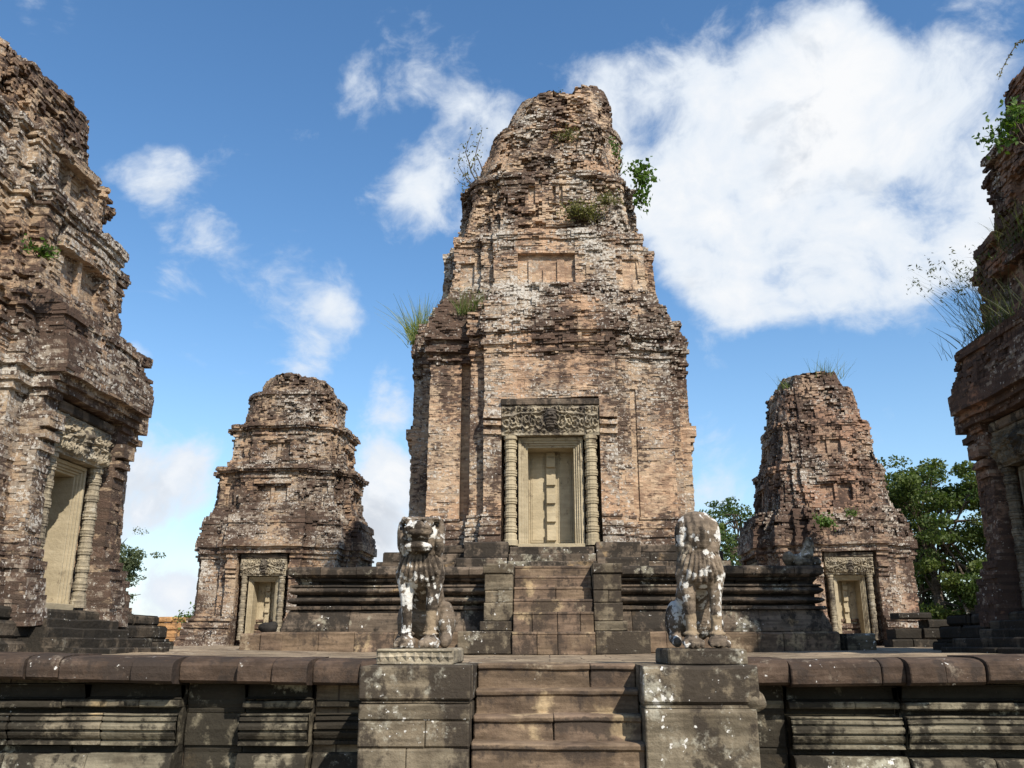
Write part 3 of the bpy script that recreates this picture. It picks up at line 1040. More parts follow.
def platform_stairs(label, ang, seed):
    rt = thing('platform_stairs', label, 'stairs', (AX, 24.5, 0), ang)
    for k, (zt, yf) in enumerate(((.42, 6.95), (.80, 6.62), (1.06, 6.36), (1.31, 6.12), (1.55, 5.9), (1.765, 5.68))):
        bl = Blocks(seed + k, .016)
        w = .79 if k else .80
        bl.run((-w, -yf), (w, -yf), (0, -1), [(-.01, zt - (.42 if k < 2 else .27)), (0, zt - .06), (.015, zt - .045), (.012, zt - .015), (-.02, zt - .002), (-.1, zt)], .5, length=(.35, .6) if k < 2 else (.8, 1.7), jit=.01)
        bl.build('step', M_STEP, rt)
    for sx in (-1, 1):
        bl = Blocks(seed + 20 + sx, .018)
        for (xa, xb, yf, z0, z1) in ((.81, 1.85, 6.9, .0, .43), (.81, 1.45, 6.55, .433, .62), (.81, 1.38, 6.45, .623, .98), (.81, 1.10, 6.42, .983, 1.22), (1.103, 1.36, 6.41, .983, 1.22), (.81, 1.37, 6.42, 1.223, 1.55), (.80, 1.40, 6.46, 1.553, 1.75)):
            x0, x1 = sorted((sx * xa, sx * xb))
            bl.block((0, -yf), (1, 0), (0, -1), x0, x1, rprof(z0, z1, 0, .02), .9, jit=.008)
        bl.build('cheek_wall', M_PIER, rt)
    return rt


platform_stairs('narrow stone stairs climbing the platform to the middle tower door', 0, 120)
platform_stairs('stone side stairs on the right end of the platform', math.pi / 2, 160)
platform_stairs('stone side stairs on the left end of the platform', -math.pi / 2, 200)

# ---------------------------------------------------------------- the five towers
CORN = [(.0, .06, .05), (.06, .12, .13), (.12, .2, .06), (.2, .3, .20), (.3, .42, .12), (.42, .62, .27), (.62, .8, .2), (.8, 1.01, .06)]
TOPM = [(.0, .10, .10), (.10, .16, .04), (.72, .78, .06), (.78, .84, .0), (.84, .90, .14), (.90, 1.01, .22)]
RUIN = [(.0, .08, .08), (.8, .86, .06), (.9, 1.01, .10)]


def tier(z0, z1, B0, B1, R_, W, p1, p2, er, rnd, mould=(), stain=0.0, bm=1.0):
    return dict(bm=bm, z0=z0, z1=z1, B0=B0, B1=B1, R=R_, W=W, p1=p1, p2=p2, er=er, round=rnd, mould=mould, stain=stain)


ALLF = (0, 1, 2, 3)
ctr = thing('brick_tower', 'tallest tan brick tower in the middle, raised on the moulded platform', 'tower', (AX, 24.5, 1.75), 0, 'brick towers of the temple')
spec = dict(door_half=1.19, lean=lambda z: (0.55 * smooth(z, 10.8, 14.7), 0.0), tiers=[
    tier(.66, 5.3, 3.08, 3.05, 1.98, 1.62, .34, .30, .05, 1.6, [(a * 1.35, b * 1.35, o * .75) for a, b, o in MO_BASE]),
    tier(5.3, 6.9, 3.03, 2.92, 1.98, 1.62, .34, .32, .32, 1.55, [(a, b, o * .85) for a, b, o in CORN], .15, .55),
    tier(6.9, 7.45, 2.85, 2.72, 1.85, 1.5, .25, .28, .5, 1.5, [(0, .6, .08)], .85, .2),
    tier(7.45, 9.15, 2.62, 2.5, 1.8, 1.45, .2, .22, .18, 1.44, [(a, b, o * .4) for a, b, o in TOPM]),
    tier(9.15, 11.15, 2.30, 2.12, 1.6, 1.32, .15, .16, .6, 1.38, RUIN, .1),
    tier(11.15, 13.1, 1.98, 1.62, 1.42, 1.2, .1, .1, .8, 1.3, RUIN),
    tier(13.1, 15.0, 1.5, 1.12, 1.0, .85, .06, .05, 1.0, lambda u: 1.28 - .2 * max(0, u - .6), RUIN, .12)], crag=.75, tilt=.6,
    niches=[(ALLF, (5,), -9, 9, 0, 4.22, -1.12), (ALLF, (4, 6), -9, 9, 3.30, 3.42, .06), (ALLF, (4, 6), -9, 9, 3.5, 3.62, .11), (ALLF, (4, 6), -9, 9, 3.70, 3.95, .17),
            (ALLF, (0,), -2.24, -1.9, 1.3, 5.35, -.22), (ALLF, (10,), 1.95, 2.15, 1.3, 4.6, -.05), (ALLF, (5,), -.80, .74, 7.5, 8.42, -.17), (ALLF, (5,), -.52, -.40, 7.5, 8.25, -.08), (ALLF, (5,), .28, .40, 7.5, 8.25, -.08), (ALLF, (5,), -.10, -.02, 7.5, 8.0, -.10),
            (ALLF, (0, 10), -2.4, -2.0, 7.6, 8.4, -.12), (ALLF, (0, 10), 2.0, 2.4, 7.6, 8.4, -.07),
            ((0,), (5,), -.5, -.38, 10.15, 10.7, -.10), ((0,), (5,), .1, .2, 10.15, 10.7, -.12), ((0,), (5,), .34, .42, 10.15, 10.7, -.10),
            ((0,), (5,), .42, .75, 12.2, 12.9, -.14), ((0,), (5,), -.1, .0, 12.1, 12.7, -.10)])
tower_shell(ctr, spec, 5, M_BRICK)
for f in (0, 1, 3):
    doorway(ctr, f, 3.70, .67, 1.0, 2.60, .74, 0, 5)


def small_tower(label, loc, seed, mat, faces, ruin, ped, plinth=0.0, lean=(0, 0), top=11.0, t4=9.9, tp=0.0):
    mo = lambda m: [(a, b, o * ((1 - .7 * tp) * (.55 if plinth else 1.0))) for a, b, o in m]
    rt = thing('brick_tower', label, 'tower', loc, 0, 'brick towers of the temple')
    e = .11 * ruin
    mf = .5 if plinth else 1.0
    B1 = 2.64 if plinth else 2.56 - .2 * tp
    MB = [(0, .06, .52), (.06, .10, .44), (.10, .16, .36), (.16, .19, .28), (.19, .215, .33), (.215, .24, .18), (.24, .265, .24), (.265, .29, .10), (.82, .85, .07), (.85, .88, .15), (.88, .91, .08), (.91, 1.01, .2)]
    MB = [(a, b, o * mf if a < .5 else o) for a, b, o in MB]
    sp = dict(door_half=.965, lean=lambda z: (lean[0] * smooth(z, 4, 11), lean[1] * smooth(z, 4, 11)), tiers=[
        tier(.0, 3.95, B1, B1 - .06, 1.72, 1.36, .24, .30, .05 + e * .25, 1.62, MB),
        tier(3.95, 4.95, B1 - .02, B1 - .18, 1.72, 1.36, .22, .28, .32 + e, 1.56, [(0, .35, .17), (.35, .55, .10), (.55, .8, .16), (.8, 1.01, .04)], .3),
        tier(4.95, 6.75, 2.26 - .2 * tp, 2.2 - .3 * tp, 1.55, 1.25, .2 - .06 * tp, .24 - .1 * tp, .30 + e, 1.48, mo(TOPM), .05),
        tier(6.75, t4 - 1.4, 1.95 - .15 * tp, 1.86 - .26 * tp, 1.4, 1.1, .16 - .06 * tp, .18 - .08 * tp, .36 + e * 1.4, 1.44, mo(TOPM), .05),
        tier(t4 - 1.4, t4, 1.68 - .18 * tp, 1.5 - .22 * tp, 1.2, .95, .1, .1, .55 + e, 1.36, mo(RUIN)),
        tier(t4, top + .25, 1.38 - .18 * tp, .95 - .2 * tp, .7, .6, .05, .05, .95, lambda u: 1.25 - .3 * max(0, u - .6), mo(RUIN), .1)],
        niches=[(faces, (5,), -9, 9, 0, 3.36, -1.15), (faces, (4, 6), -9, 9, 2.45, 2.55, .05), (faces, (4, 6), -9, 9, 2.62, 2.72, .10), (faces, (4, 6), -9, 9, 2.80, 3.0, .15),
                (faces, (4, 5, 6), -9, 9, 3.5, 4.7, ped),
                (ALLF, (5,), -.62, .62, 5.25, 5.95, -.16), (ALLF, (5,), -.1, .1, 5.25, 5.95, -.04), (ALLF, (5,), -.72, .72, 6.0, 6.15, .10),
                (ALLF, (0, 10), -1.95, -1.8, 5.2, 6.1, -.12), (ALLF, (0, 10), 1.8, 1.95, 5.2, 6.1, -.12),
                (ALLF, (5,), -.5, .5, 7.1, 7.7, -.15), (ALLF, (5,), -.08, .08, 7.1, 7.7, -.04), (ALLF, (5,), -.6, .6, 7.75, 7.9, .08)])
    tower_shell(rt, sp, seed, mat, .058 if plinth else .08, .10 if plinth else .13)
    for f in faces:
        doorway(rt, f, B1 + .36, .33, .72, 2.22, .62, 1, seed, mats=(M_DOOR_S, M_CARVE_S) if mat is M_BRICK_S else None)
    if plinth:
        bl = Blocks(seed + 300, .02)
        for (h, z0, z1) in ((3.45, -plinth, -plinth + .24), (3.38, -plinth + .243, -.18), (3.34, -.177, .06), (3.22, .063, .25)):
            bl.ring(h, h, rprof(z0, z1, 0, .04), depth=.9, length=(.5, 1.0), jit=.02)
        bl.build('plinth', M_BASE_D, rt)
        for f in faces:
            a = f * math.pi / 2
            d = (math.cos(a), math.sin(a)); n = (d[1], -d[0])
            bl = Blocks(seed + 310 + f, .02)
            for j, (yo, z1) in enumerate(((4.15, -plinth + .15), (3.95, -plinth + .29), (3.75, -.17), (3.6, -.02), (3.48, .11))):
                for (xa, xb) in ((-1.5, -.3), (-.295, 1.55)) if j % 2 else ((-1.45, .4), (.405, 1.6)):
                    bl.block((n[0] * yo, n[1] * yo), d, n, xa * (1 - .07 * j), xb * (1 - .07 * j), rprof(-plinth, z1, 0, .02) if j == 0 else rprof(z1 - .16, z1, 0, .02), 1.0, jit=.03)
            bl.build('door_steps', M_BASE_D, rt)
    return rt


small_tower('near left brick tower cut by the left photo edge, carved lintel over its side door', (-10.5, 13.5, .45), 21, M_BRICK_G, (0, 1), .9, .14, .45, top=10.1, t4=9.4)
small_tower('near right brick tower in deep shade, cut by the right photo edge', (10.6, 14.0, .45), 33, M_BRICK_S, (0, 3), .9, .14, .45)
small_tower('far left brick tower with crisp stepped tiers, seen beyond the left lion', (-10.4, 35.3, 0), 45, M_BRICK_G, (0, 1), .35, .05)
small_tower('far right reddish brick tower, crumbling and overgrown, beyond the right lion', (10.75, 35.3, 0), 57, M_BRICK_R, (0, 3), 1.7, .0, tp=1.0)

# ---------------------------------------------------------------- guardian lions
M_LION = stone_mat('lichen patched lion sandstone', (0.215, 0.168, 0.122), (0.155, 0.12, 0.088), (0.036, 0.029, 0.023), (0.36, 0.31, 0.235), .06, -.05, -2, (0.42, 0.33, 0.22), -.5, scale=1.7, bmp=0.6)
_q = NT(M_LION.node_tree)
_b = [n for n in _q.n if n.type == 'BSDF_PRINCIPLED'][0]
_src = _b.inputs['Base Color'].links[0].from_socket
_P = _q.add('ShaderNodeNewGeometry').outputs['Position']
_li = attr(_q, 'lich_lit')
_src = _q.mix(_q.ramp(add_all(_q, attr(_q, 'fresh'), centred(_q, _q.noise(_P, 12, 5, .65), 1.6)), .35, .75), _src, (0.27, 0.205, 0.135))
_z = add_all(_q, _li, centred(_q, _q.noise(_P, 8.5, 3, 0.5), 2.1), centred(_q, _q.noise(_P, 30, 5, 0.7), 1.0), centred(_q, _q.noise(_P, 2.6, 2, 0.5), 1.2))
_wh = _q.mix(_q.noise(_P, 30, 4, .6), (0.50, 0.48, 0.43), (0.74, 0.72, 0.68))
_q.put(_b.inputs['Base Color'], _q.mix(_q.ramp(_z, 0.20, 0.34, 0, .95), _src, _wh))


class Clay:
    def __init__(self):
        self.bm = bmesh.new()

    def ball(self, c, r, rot=None, sub=3):
        M = Matrix.Translation(c) @ (rot.to_matrix().to_4x4() if rot else Matrix.Identity(4)) @ Matrix.Diagonal((*((r, r, r) if np.isscalar(r) else r), 1))
        bmesh.ops.create_icosphere(self.bm, subdivisions=sub, radius=1, matrix=M)

    def limb(self, pts):
        """chain of (x, y, z, r): tapered capsules"""
        for (a, b) in zip(pts[:-1], pts[1:]):
            A, B = Vector(a[:3]), Vector(b[:3])
            L = (B - A).length
            n = max(2, int(L / (min(a[3], b[3]) * .35)))
            for k in range(n + 1):
                t = k / n
                self.ball(A.lerp(B, t), a[3] + (b[3] - a[3]) * t, None, 2)

    def block(self, c, s, rx=0.0, bev=.02):
        g = bmesh.ops.create_cube(self.bm, size=1, matrix=Matrix.Translation(c) @ Matrix.Rotation(rx, 4, 'X') @ Matrix.Diagonal((*s, 1)))
        bmesh.ops.bevel(self.bm, geom=list({e for v in g['verts'] for e in v.link_edges}), offset=bev, segments=2, affect='EDGES')

    def fuse(self, vox, smooth_it):
        me = bpy.data.meshes.new('clay')
        self.bm.to_mesh(me); self.bm.free()
        o = bpy.data.objects.new('clay', me)
        COL.objects.link(o)
        r = o.modifiers.new('r', 'REMESH'); r.mode = 'VOXEL'; r.voxel_size = vox
        s = o.modifiers.new('s', 'SMOOTH'); s.iterations = smooth_it; s.factor = .5
        dg = bpy.context.evaluated_depsgraph_get()
        dg.update()
        out = bpy.data.meshes.new_from_object(o.evaluated_get(dg))
        bpy.data.objects.remove(o)
        return out


def lion(label, x, y, z, seed, broken, turn=0.0):
    rt = thing('lion_statue', label, 'statue', (x, y, z), turn, 'guardian lions on the front stair piers')
    # carved base slab
    b = Bits()
    b.box(-.41, .40, -.16, 1.0, 0, .165, .02)
    n = 9
    if not broken:
        for i in range(n):
            cx = -.36 + .715 * i / (n - 1)
            s = .052
            b.put([(cx - s, -.160, .083), (cx, -.160, .083 - s), (cx + s, -.160, .083), (cx, -.160, .083 + s), (cx, -.190, .083),
                   (cx - s * .5, -.1725, .083)], [], [(0, 1, 4), (1, 2, 4), (2, 3, 4), (3, 0, 4)], .8)
        b.box(-.40, .39, -.178, -.15, .006, .028, .006)
        b.box(-.40, .39, -.178, -.15, .137, .160, .006)
    b.build('base_slab', M_CARVE if not broken else M_PIER, rt, .012)
    c = Clay()
    # forelegs: straight pillars on broad paws
    for sx in (-1, 1):
        lx = sx * .132
        c.limb([(lx, .03, .10, .060), (lx, .02, .30, .058), (lx * 1.06, .02, .50, .070), (lx * 1.12, .05, .62, .095), (lx * 1.15, .07, .74, .125)])
        c.ball((lx, -.02, .065), (.105, .13, .062))
        for k in range(4):
            tx = lx + (k - 1.5) * .056
            c.limb([(tx, -.03, .062, .030), (tx, -.115, .052, .031), (tx, -.135, .03, .026)])
        # fetlock band
        c.ball((lx, .03, .145), (.092, .09, .022))
    # haunches and hind feet
    for sx in (-1, 1):
        c.ball((sx * .225, .62, .27), (.10, .25, .225))
        c.limb([(sx * .24, .50, .11, .08), (sx * .25, .34, .07, .06), (sx * .25, .26, .055, .05)])
    # trunk, sloping up from the rump to the shoulders
    c.ball((0, .62, .34), (.24, .26, .27))
    c.limb([(0, .62, .42, .225), (0, .44, .60, .215), (0, .24, .78, .22), (0, .13, .86, .225)])
    c.ball((0, .045, .78), (.235, .17, .20))
    c.ball((-.15, .08, .80), (.10, .14, .17)); c.ball((.15, .08, .80), (.10, .14, .17))
    c.limb([(0, .88, .20, .05), (0, .93, .40, .05), (0, .86, .62, .045)])
    # neck and mane
    c.ball((0, .12, 1.00), (.235, .20, .19))
    if not broken:
        c.block((0, .11, 1.16), (.50, .34, .36), 0, .09)
        c.ball((0, .12, 1.02), (.255, .20, .17))
        #           # square crown of the head with curls
        c.block((0, .03, 1.305), (.45, .28, .05), .05, .025)
        c.block((0, -.17, 1.185), (.30, .26, .095), -.10, .03)      # upper muzzle
        c.ball((0, -.21, 1.145), (.155, .10, .045))
        c.block((0, -.14, 1.005), (.30, .24, .07), .10, .03)        # lower jaw
        c.ball((0, -.20, 1.015), (.150, .075, .045))
        c.block((0, .0, 1.09), (.30, .16, .2), 0, .02)              # back of the open mouth
        c.ball((0, -.275, 1.225), (.07, .035, .035))                # nose
        for sx in (-1, 1):
            c.ball((sx * .10, -.12, 1.255), (.062, .06, .036))       # eyes
            c.ball((sx * .105, -.12, 1.295), (.095, .05, .018))      # brow
            c.ball((sx * .225, .02, 1.13), (.045, .08, .16))         # ear
            c.ball((sx * .20, .02, 1.08), (.05, .12, .15))          # cheeks
            for k in range(3):
                c.ball((sx * (.025 + .045 * k), -.225, 1.10), (.014, .014, .024), None, 2)
    else:
        c.ball((0, .12, 1.16), (.245, .20, .235))
        c.ball((0, -.02, 1.13), (.15, .10, .18))
        c.ball((-.19, .08, 1.12), (.06, .10, .17)); c.ball((.185, .08, 1.14), (.06, .10, .17))
        c.block((0, -.085, 1.03), (.13, .06, .11), .3, .02)          # broken stump of the muzzle
    me = c.fuse(.0115, 2)
    nv = len(me.vertices)
    co = np.zeros(nv * 3, np.float32); me.vertices.foreach_get('co', co); co = co.reshape(-1, 3).astype(float)
    no = np.zeros(nv * 3, np.float32); me.vertices.foreach_get('vector', no) if False else me.vertex_normals.foreach_get('vector', no)
    no = no.reshape(-1, 3)
    X, Y, Z = co.T
    # bib of pointed mane locks and a beaded collar
    fan = np.arctan2(X, 1.25 - Z) * 30
    lock = np.abs(np.sin(fan / 1.0)) ** .7
    zb_ = .70 + .06 * np.abs(X) / .2 - .075 * lock
    m = smooth(Z, zb_, zb_ + .025) * smooth(-Z, -.99, -.93) * smooth(-Y, -.16, -.02) * smooth(-np.abs(X), -.235, -.17)
    rows = np.abs(((Z + .12 * np.abs(X)) * 9.0) % 1 - .5) * 2
    d = m * (lock * .036 + rows * .008 - .010)
    # spiral curls at the flank, grooved forehead
    head = smooth(Z, 1.22, 1.26) * smooth(Y, -.12, -.02)
    d += head * .010 * np.sin(X * 75) * np.sin(Y * 60 + 2) * (0 if broken else 1)
    if broken:
        d += smooth(Z, 1.0, 1.06) * smooth(-Y, -.1, .02) * .007 * np.sin(X * 85 + np.sin(Z * 9))
    d += (fbm(co * 7 + seed, 4) - .5) * .022 + (fbm(co * 22 + seed, 3) - .5) * .014
    # where the lichen took hold, where the lit brow is paled, and where a leg was mended with fresh stone
    lich_lit = .16 * smooth(Z, .56, .62) * smooth(-Z, -.80, -.72) * smooth(-Y, -.1, .0) * (lock - .2) * 2
    if broken:
        lich_lit += .30 * smooth(np.abs(X), .13, .17) * smooth(Z, .98, 1.05) + .22 * smooth(np.abs(X), .15, .19) * smooth(Z, .3, .4) * smooth(-Z, -.7, -.6)
        fresh = smooth(-Z, -.36, -.30) * smooth(Z, .12, .15) * smooth(-Y, -.2, -.1)
    else:
        lich_lit += .20 * smooth(Z, .965, .99) * smooth(-Z, -1.06, -1.03) * smooth(-Y, .10, .16) + .30 * smooth(-X, .06, .1) * smooth(Z, .14, .18) * smooth(-Z, -.34, -.28) * smooth(-Y, -.1, .0)
        lich_lit += .10 * smooth(Z, 1.17, 1.22) * smooth(-Y, .08, .14)  # brow and nose paler: light on the face put into the colour
        lich_lit += .12 * smooth(-X, .05, .1) * smooth(Z, .3, .4)
        fresh = smooth(-Z, -.40, -.34) * smooth(Z, .12, .15) * smooth(-Y, -.2, -.1) * smooth(X, .02, .06)
    co = co + no * d[:, None]
    co[:, 2] = np.maximum(co[:, 2], -.002) * 1.045 + .163
    me.vertices.foreach_set('co', co.astype(np.float32).ravel())
    for k, v in (('rnd', np.full(nv, .5)), ('stain', .25 * smooth(np.abs(np.cos(fan)), .6, 1) * m), ('lich_lit', lich_lit), ('fresh', fresh)):  # darker in the grooves between mane locks
        a = me.attributes.new(k, 'FLOAT', 'POINT'); a.data.foreach_set('value', v.astype(np.float32))
    me.polygons.foreach_set('use_smooth', np.ones(len(me.polygons), bool))
    me.materials.clear(); me.materials.append(M_LION)
    me.update()
    o = bpy.data.objects.new('body', me)
    COL.objects.link(o)
    o.parent = rt
    return rt


lion('stone guardian lion with open snarling mouth and carved base slab, on the left pier', -1.40, 9.72, .0, 3, False)
lion('stone guardian lion with broken off face and plain base slab, on the right pier', 1.635, 9.72, .0, 8, True)

# ---------------------------------------------------------------- loose and ruined stones


def ruin_chunk(name, label, cat, loc, balls, seed, mat, vox=.03, rough=.05, group=None):
    c = Clay()
    for q in balls:
        if q[0] == 'b':
            c.block(q[1], q[2], q[3] if len(q) > 3 else 0, .03)
        elif q[0] == 'l':
            c.limb(q[1])
        else:
            c.ball(q[1], q[2])
    me = c.fuse(vox, 2)
    nv = len(me.vertices)
    co = np.zeros(nv * 3, np.float32); me.vertices.foreach_get('co', co); co = co.reshape(-1, 3).astype(float)
    no = np.zeros(nv * 3, np.float32); me.vertex_normals.foreach_get('vector', no); no = no.reshape(-1, 3)
    co = co + no * (((fbm(co * 5 + seed, 4) - .5) * rough * 2)[:, None])
    me.vertices.foreach_set('co', co.astype(np.float32).ravel())
    for k, v in (('rnd', np.full(nv, .5)), ('stain', np.zeros(nv))):
        a = me.attributes.new(k, 'FLOAT', 'POINT'); a.data.foreach_set('value', v.astype(np.float32))
    me.materials.clear(); me.materials.append(mat); me.update()
    o = bpy.data.objects.new(name, me)
    COL.objects.link(o); o.location = loc
    return tag(o, label, cat, group)


ruin_chunk('broken_statue', 'broken seated animal statue with upright neck stump on the right platform corner', 'statue', (5.42, 19.35, 1.76),
           [('o', (0, .15, .14), (.26, .30, .17)), ('l', [(.05, 0, .2, .15), (.12, -.02, .36, .12), (.16, -.04, .55, .10)]), ('o', (-.28, .05, .17), (.11, .12, .17)), ('o', (.3, .1, .1), (.12, .14, .12)), ('l', [(-.1, -.1, .08, .09), (.1, -.14, .07, .08)])], 4, M_PIER, .025, .04)
for (lab, x0, x1, y0, h, sd) in (('brown cube of stone standing before the far left tower door', -6.42, -5.98, 18.75, .40, 1), ('white spotted brown stone block butted against the left end of the platform', -5.97, -5.52, 18.70, .43, 2),
                                 ('brown stone block lying off the right end of the platform', 6.05, 6.62, 18.9, .40, 3)):
    bl = Blocks(500 + sd, .03)
    bl.block((0, 0), (1, 0), (0, -1), -(x1 - x0) / 2, (x1 - x0) / 2, rprof(-.01, h, 0, .04), .5, seg=.1)
    o = bl.build('stone_block', M_STEP if sd != 3 else M_PIER)
    o.location = ((x0 + x1) / 2, y0, 0.0)
    tag(o, lab, 'stone block', 'loose blocks at the ends of the platform')
ruin_chunk('boulder', 'small black loose stone on the platform plinth before the far left door', 'stone', (-5.92, 18.98, .40), [('o', (0, 0, .10), (.20, .16, .13)), ('o', (.10, .03, .16), (.11, .1, .1))], 9,
           stone_mat('black stone', (.03, .027, .024), (.02, .018, .016), (.012, .011, .01), (.06, .055, .05), 0, -.2, -.5), .03, .04)


def rubble_wall(name, label, x0, x1, y, courses, mat, seed, z0=0.0):
    rt = thing(name, label, 'ruined wall', ((x0 + x1) / 2, y, z0))
    bl = Blocks(seed, .035)
    rg = random.Random(seed)
    z = 0
    for k, h in enumerate(courses):
        xx = x0 - (x0 + x1) / 2 + (rg.uniform(0, .5) if k else 0)
        end = (x1 - x0) / 2 - (rg.uniform(0, .6) if k else 0)
        while xx < end:
            l = rg.uniform(.4, .95)
            if not (k > len(courses) - 3 and rg.random() < .3):
                hh = h * rg.uniform(.8, 1.15) if k == len(courses) - 1 else h
                bl.block((0, 0), (1, 0), (0, -1), xx, xx + l - .01, rprof(z, z + hh, rg.uniform(-.06, .06), .04), .6 + .2 * rg.random(), jit=.04, seg=.12)
            xx += l
        z += h + .004
    bl.build('block_courses', mat, rt)
    return rt


rubble_wall('ruined_wall', 'low orange laterite wall remnant beyond the near left tower', -24, -13.2, 46, (.42, .40, .36, .26), M_LATER, 71)
rubble_wall('ruined_wall', 'low dark tumbled stone wall beside the near right tower', 9.4, 16.5, 25.5, (.30, .28, .24, .20), M_BASE_D, 73)
rubble_wall('ruined_wall', 'dark course of heaped stones before the rubble at the near right tower', 10.0, 14.8, 20.6, (.26, .22), M_BASE, 77)
ruin_chunk('broken_pillar', 'squat stone stump with a lit white edge by the near right tower', 'pillar', (8.55, 16.2, .0), [('b', (0, 0, .26), (.44, .4, .54)), ('b', (0, 0, .56), (.54, .5, .10))], 15, M_PIER, .03, .03)

# ---------------------------------------------------------------- plants
M_LEAF = leaf_mat('fresh leaves', (0.045, 0.10, 0.014), (0.11, 0.17, 0.03))
M_LEAFD = leaf_mat('dark leaves', (0.022, 0.045, 0.010), (0.06, 0.085, 0.022))
M_DRY = leaf_mat('olive leaves', (0.09, 0.10, 0.03), (0.17, 0.15, 0.05))
M_GRASS = leaf_mat('grass blades', (0.07, 0.13, 0.022), (0.24, 0.24, 0.09), .4)
M_GRASSP = leaf_mat('pale grass blades', (0.16, 0.22, 0.06), (0.36, 0.36, 0.16), .45)
M_GRASSD = leaf_mat('dark grass blades', (0.03, 0.055, 0.015), (0.12, 0.115, 0.05), .4)
M_TREE1 = leaf_mat('broadleaf tree foliage', (0.036, 0.064, 0.012), (0.13, 0.155, 0.036), .33)
M_TREE2 = leaf_mat('loose tree foliage', (0.035, 0.065, 0.014), (0.10, 0.135, 0.035), .3)
M_TREE3 = leaf_mat('grey green tree foliage', (0.045, 0.065, 0.03), (0.12, 0.14, 0.07), .3)
M_BARK = stone_mat('bark', (0.13, 0.10, 0.075), (0.09, 0.07, 0.05), (0.03, 0.025, 0.02), (0.25, 0.22, 0.18), 0, 0, -.3)


def tube_path(b, pts, r0, r1, n=6):
    pts = np.array(pts, float)
    m = len(pts)
    tg = np.gradient(pts, axis=0)
    tg /= np.linalg.norm(tg, axis=1)[:, None] + 1e-9
    ref = np.where(np.abs(tg[:, 2:3]) > .9, np.array([[1., 0, 0]]), np.array([[0, 0, 1.]]))
    u = np.cross(tg, ref); u /= np.linalg.norm(u, axis=1)[:, None] + 1e-9
    w = np.cross(tg, u)
    a = np.arange(n) * 2 * math.pi / n
    rr = np.linspace(r0, r1, m)[:, None, None]
    V = pts[:, None] + rr * (np.cos(a)[None, :, None] * u[:, None] + np.sin(a)[None, :, None] * w[:, None])
    i = np.arange(m - 1)[:, None] * n; j = np.arange(n)[None]; j2 = (j + 1) % n
    b.put(V, np.stack([i + j, i + j2, i + n + j2, i + n + j], -1).reshape(-1, 4))


def leaves(b, C, size, rg, droop=.3, asp=.5, tone=None):
    """one pointed leaf (a folded diamond) per centre"""
    n = len(C)
    d = rg.normal(size=(n, 3)); d[:, 2] -= droop; d /= np.linalg.norm(d, axis=1)[:, None]
    e = rg.normal(size=(n, 3)); e -= (e * d).sum(1)[:, None] * d; e /= np.linalg.norm(e, axis=1)[:, None]
    s = (size * rg.uniform(.6, 1.3, n))[:, None]
    V = np.stack([C - d * s * .5, C + e * s * asp * .5 - d * s * .05, C + d * s * .5, C - e * s * asp * .5 - d * s * .05], 1)
    q = np.arange(n * 4).reshape(n, 4)
    r = rg.rand(n) if tone is None else np.clip(tone + (rg.rand(n) - .5) * .55, 0, 1)
    b.put(V, q, (), np.repeat(r, 4))


def grass_tuft(label, loc, n, h, spread, lean, seed, mat=None, w=.014, name='grass_tuft', heads=False, group='weeds rooted in the towers'):
    rg = np.random.RandomState(seed)
    b = Bits()
    for i in range(n):
        p = np.array([rg.normal() * spread[0], rg.normal() * spread[1], 0])
        hh = h * rg.uniform(.45, 1.1)
        dr = np.array([rg.normal() * .33 + lean[0], rg.normal() * .33 + lean[1], 1.0])
        dr /= np.linalg.norm(dr)
        bend = np.array([dr[0] * .9 + rg.normal() * .2, dr[1] * .9 + rg.normal() * .2, -.25]) * rg.uniform(.2, .9)
        t = np.linspace(0, 1, 5)[:, None]
        c = p + dr * hh * t + bend * hh * t ** 2 * .6
        sd = np.cross(dr, rg.normal(size=3)); sd /= np.linalg.norm(sd)
        ww = w * (1 - t * .85) * rg.uniform(.7, 1.3)
        V = np.stack([c - sd * ww, c + sd * ww], 1).reshape(-1, 3)
        q = [(2 * k, 2 * k + 1, 2 * k + 3, 2 * k + 2) for k in range(4)]
        b.put(V, q, (), rg.rand())
        if heads and rg.rand() < .5:
            e = c[-1]
            leaves(b, e + rg.normal(size=(7, 3)) * np.array([.03, .03, .06]), .07, rg, 0, .35)
    o = b.build(name, mat or M_GRASS)
    o.location = loc
    return tag(o, label, 'grass', group)


def sprig(label, loc, stems, seed, leaf=.10, per=14, mat=None, name='shrub', clump=.16, group='weeds rooted in the towers', asp=.55):
    """woody plant: each stem a list of points from the root, leaves gathered along its outer part"""
    rg = np.random.RandomState(seed)
    root = thing(name, label, 'shrub', loc, 0, group)
    s, l = Bits(), Bits()
    for st_ in stems:
        P = np.array(st_, float)
        t = np.linspace(0, 1, 9)
        seg = np.linspace(0, 1, len(P))
        c = np.stack([np.interp(t, seg, P[:, k]) for k in range(3)], 1) + rg.normal(size=(9, 3)) * .012
        L = np.linalg.norm(P[-1] - P[0])
        tube_path(s, c, .006 + .010 * L, .004, 5)
        nl = max(3, int(per * L / .3))
        tt = rg.uniform(.30, 1.0, nl)
        C = np.stack([np.interp(tt, t, c[:, k]) for k in range(3)], 1) + rg.normal(size=(nl, 3)) * clump * (.35 + .65 * tt[:, None]) * .6
        leaves(l, C, leaf, rg, .4, asp)
    s.build('stem', M_BARK, root)
    l.build('foliage', mat or M_LEAF, root)
    return root


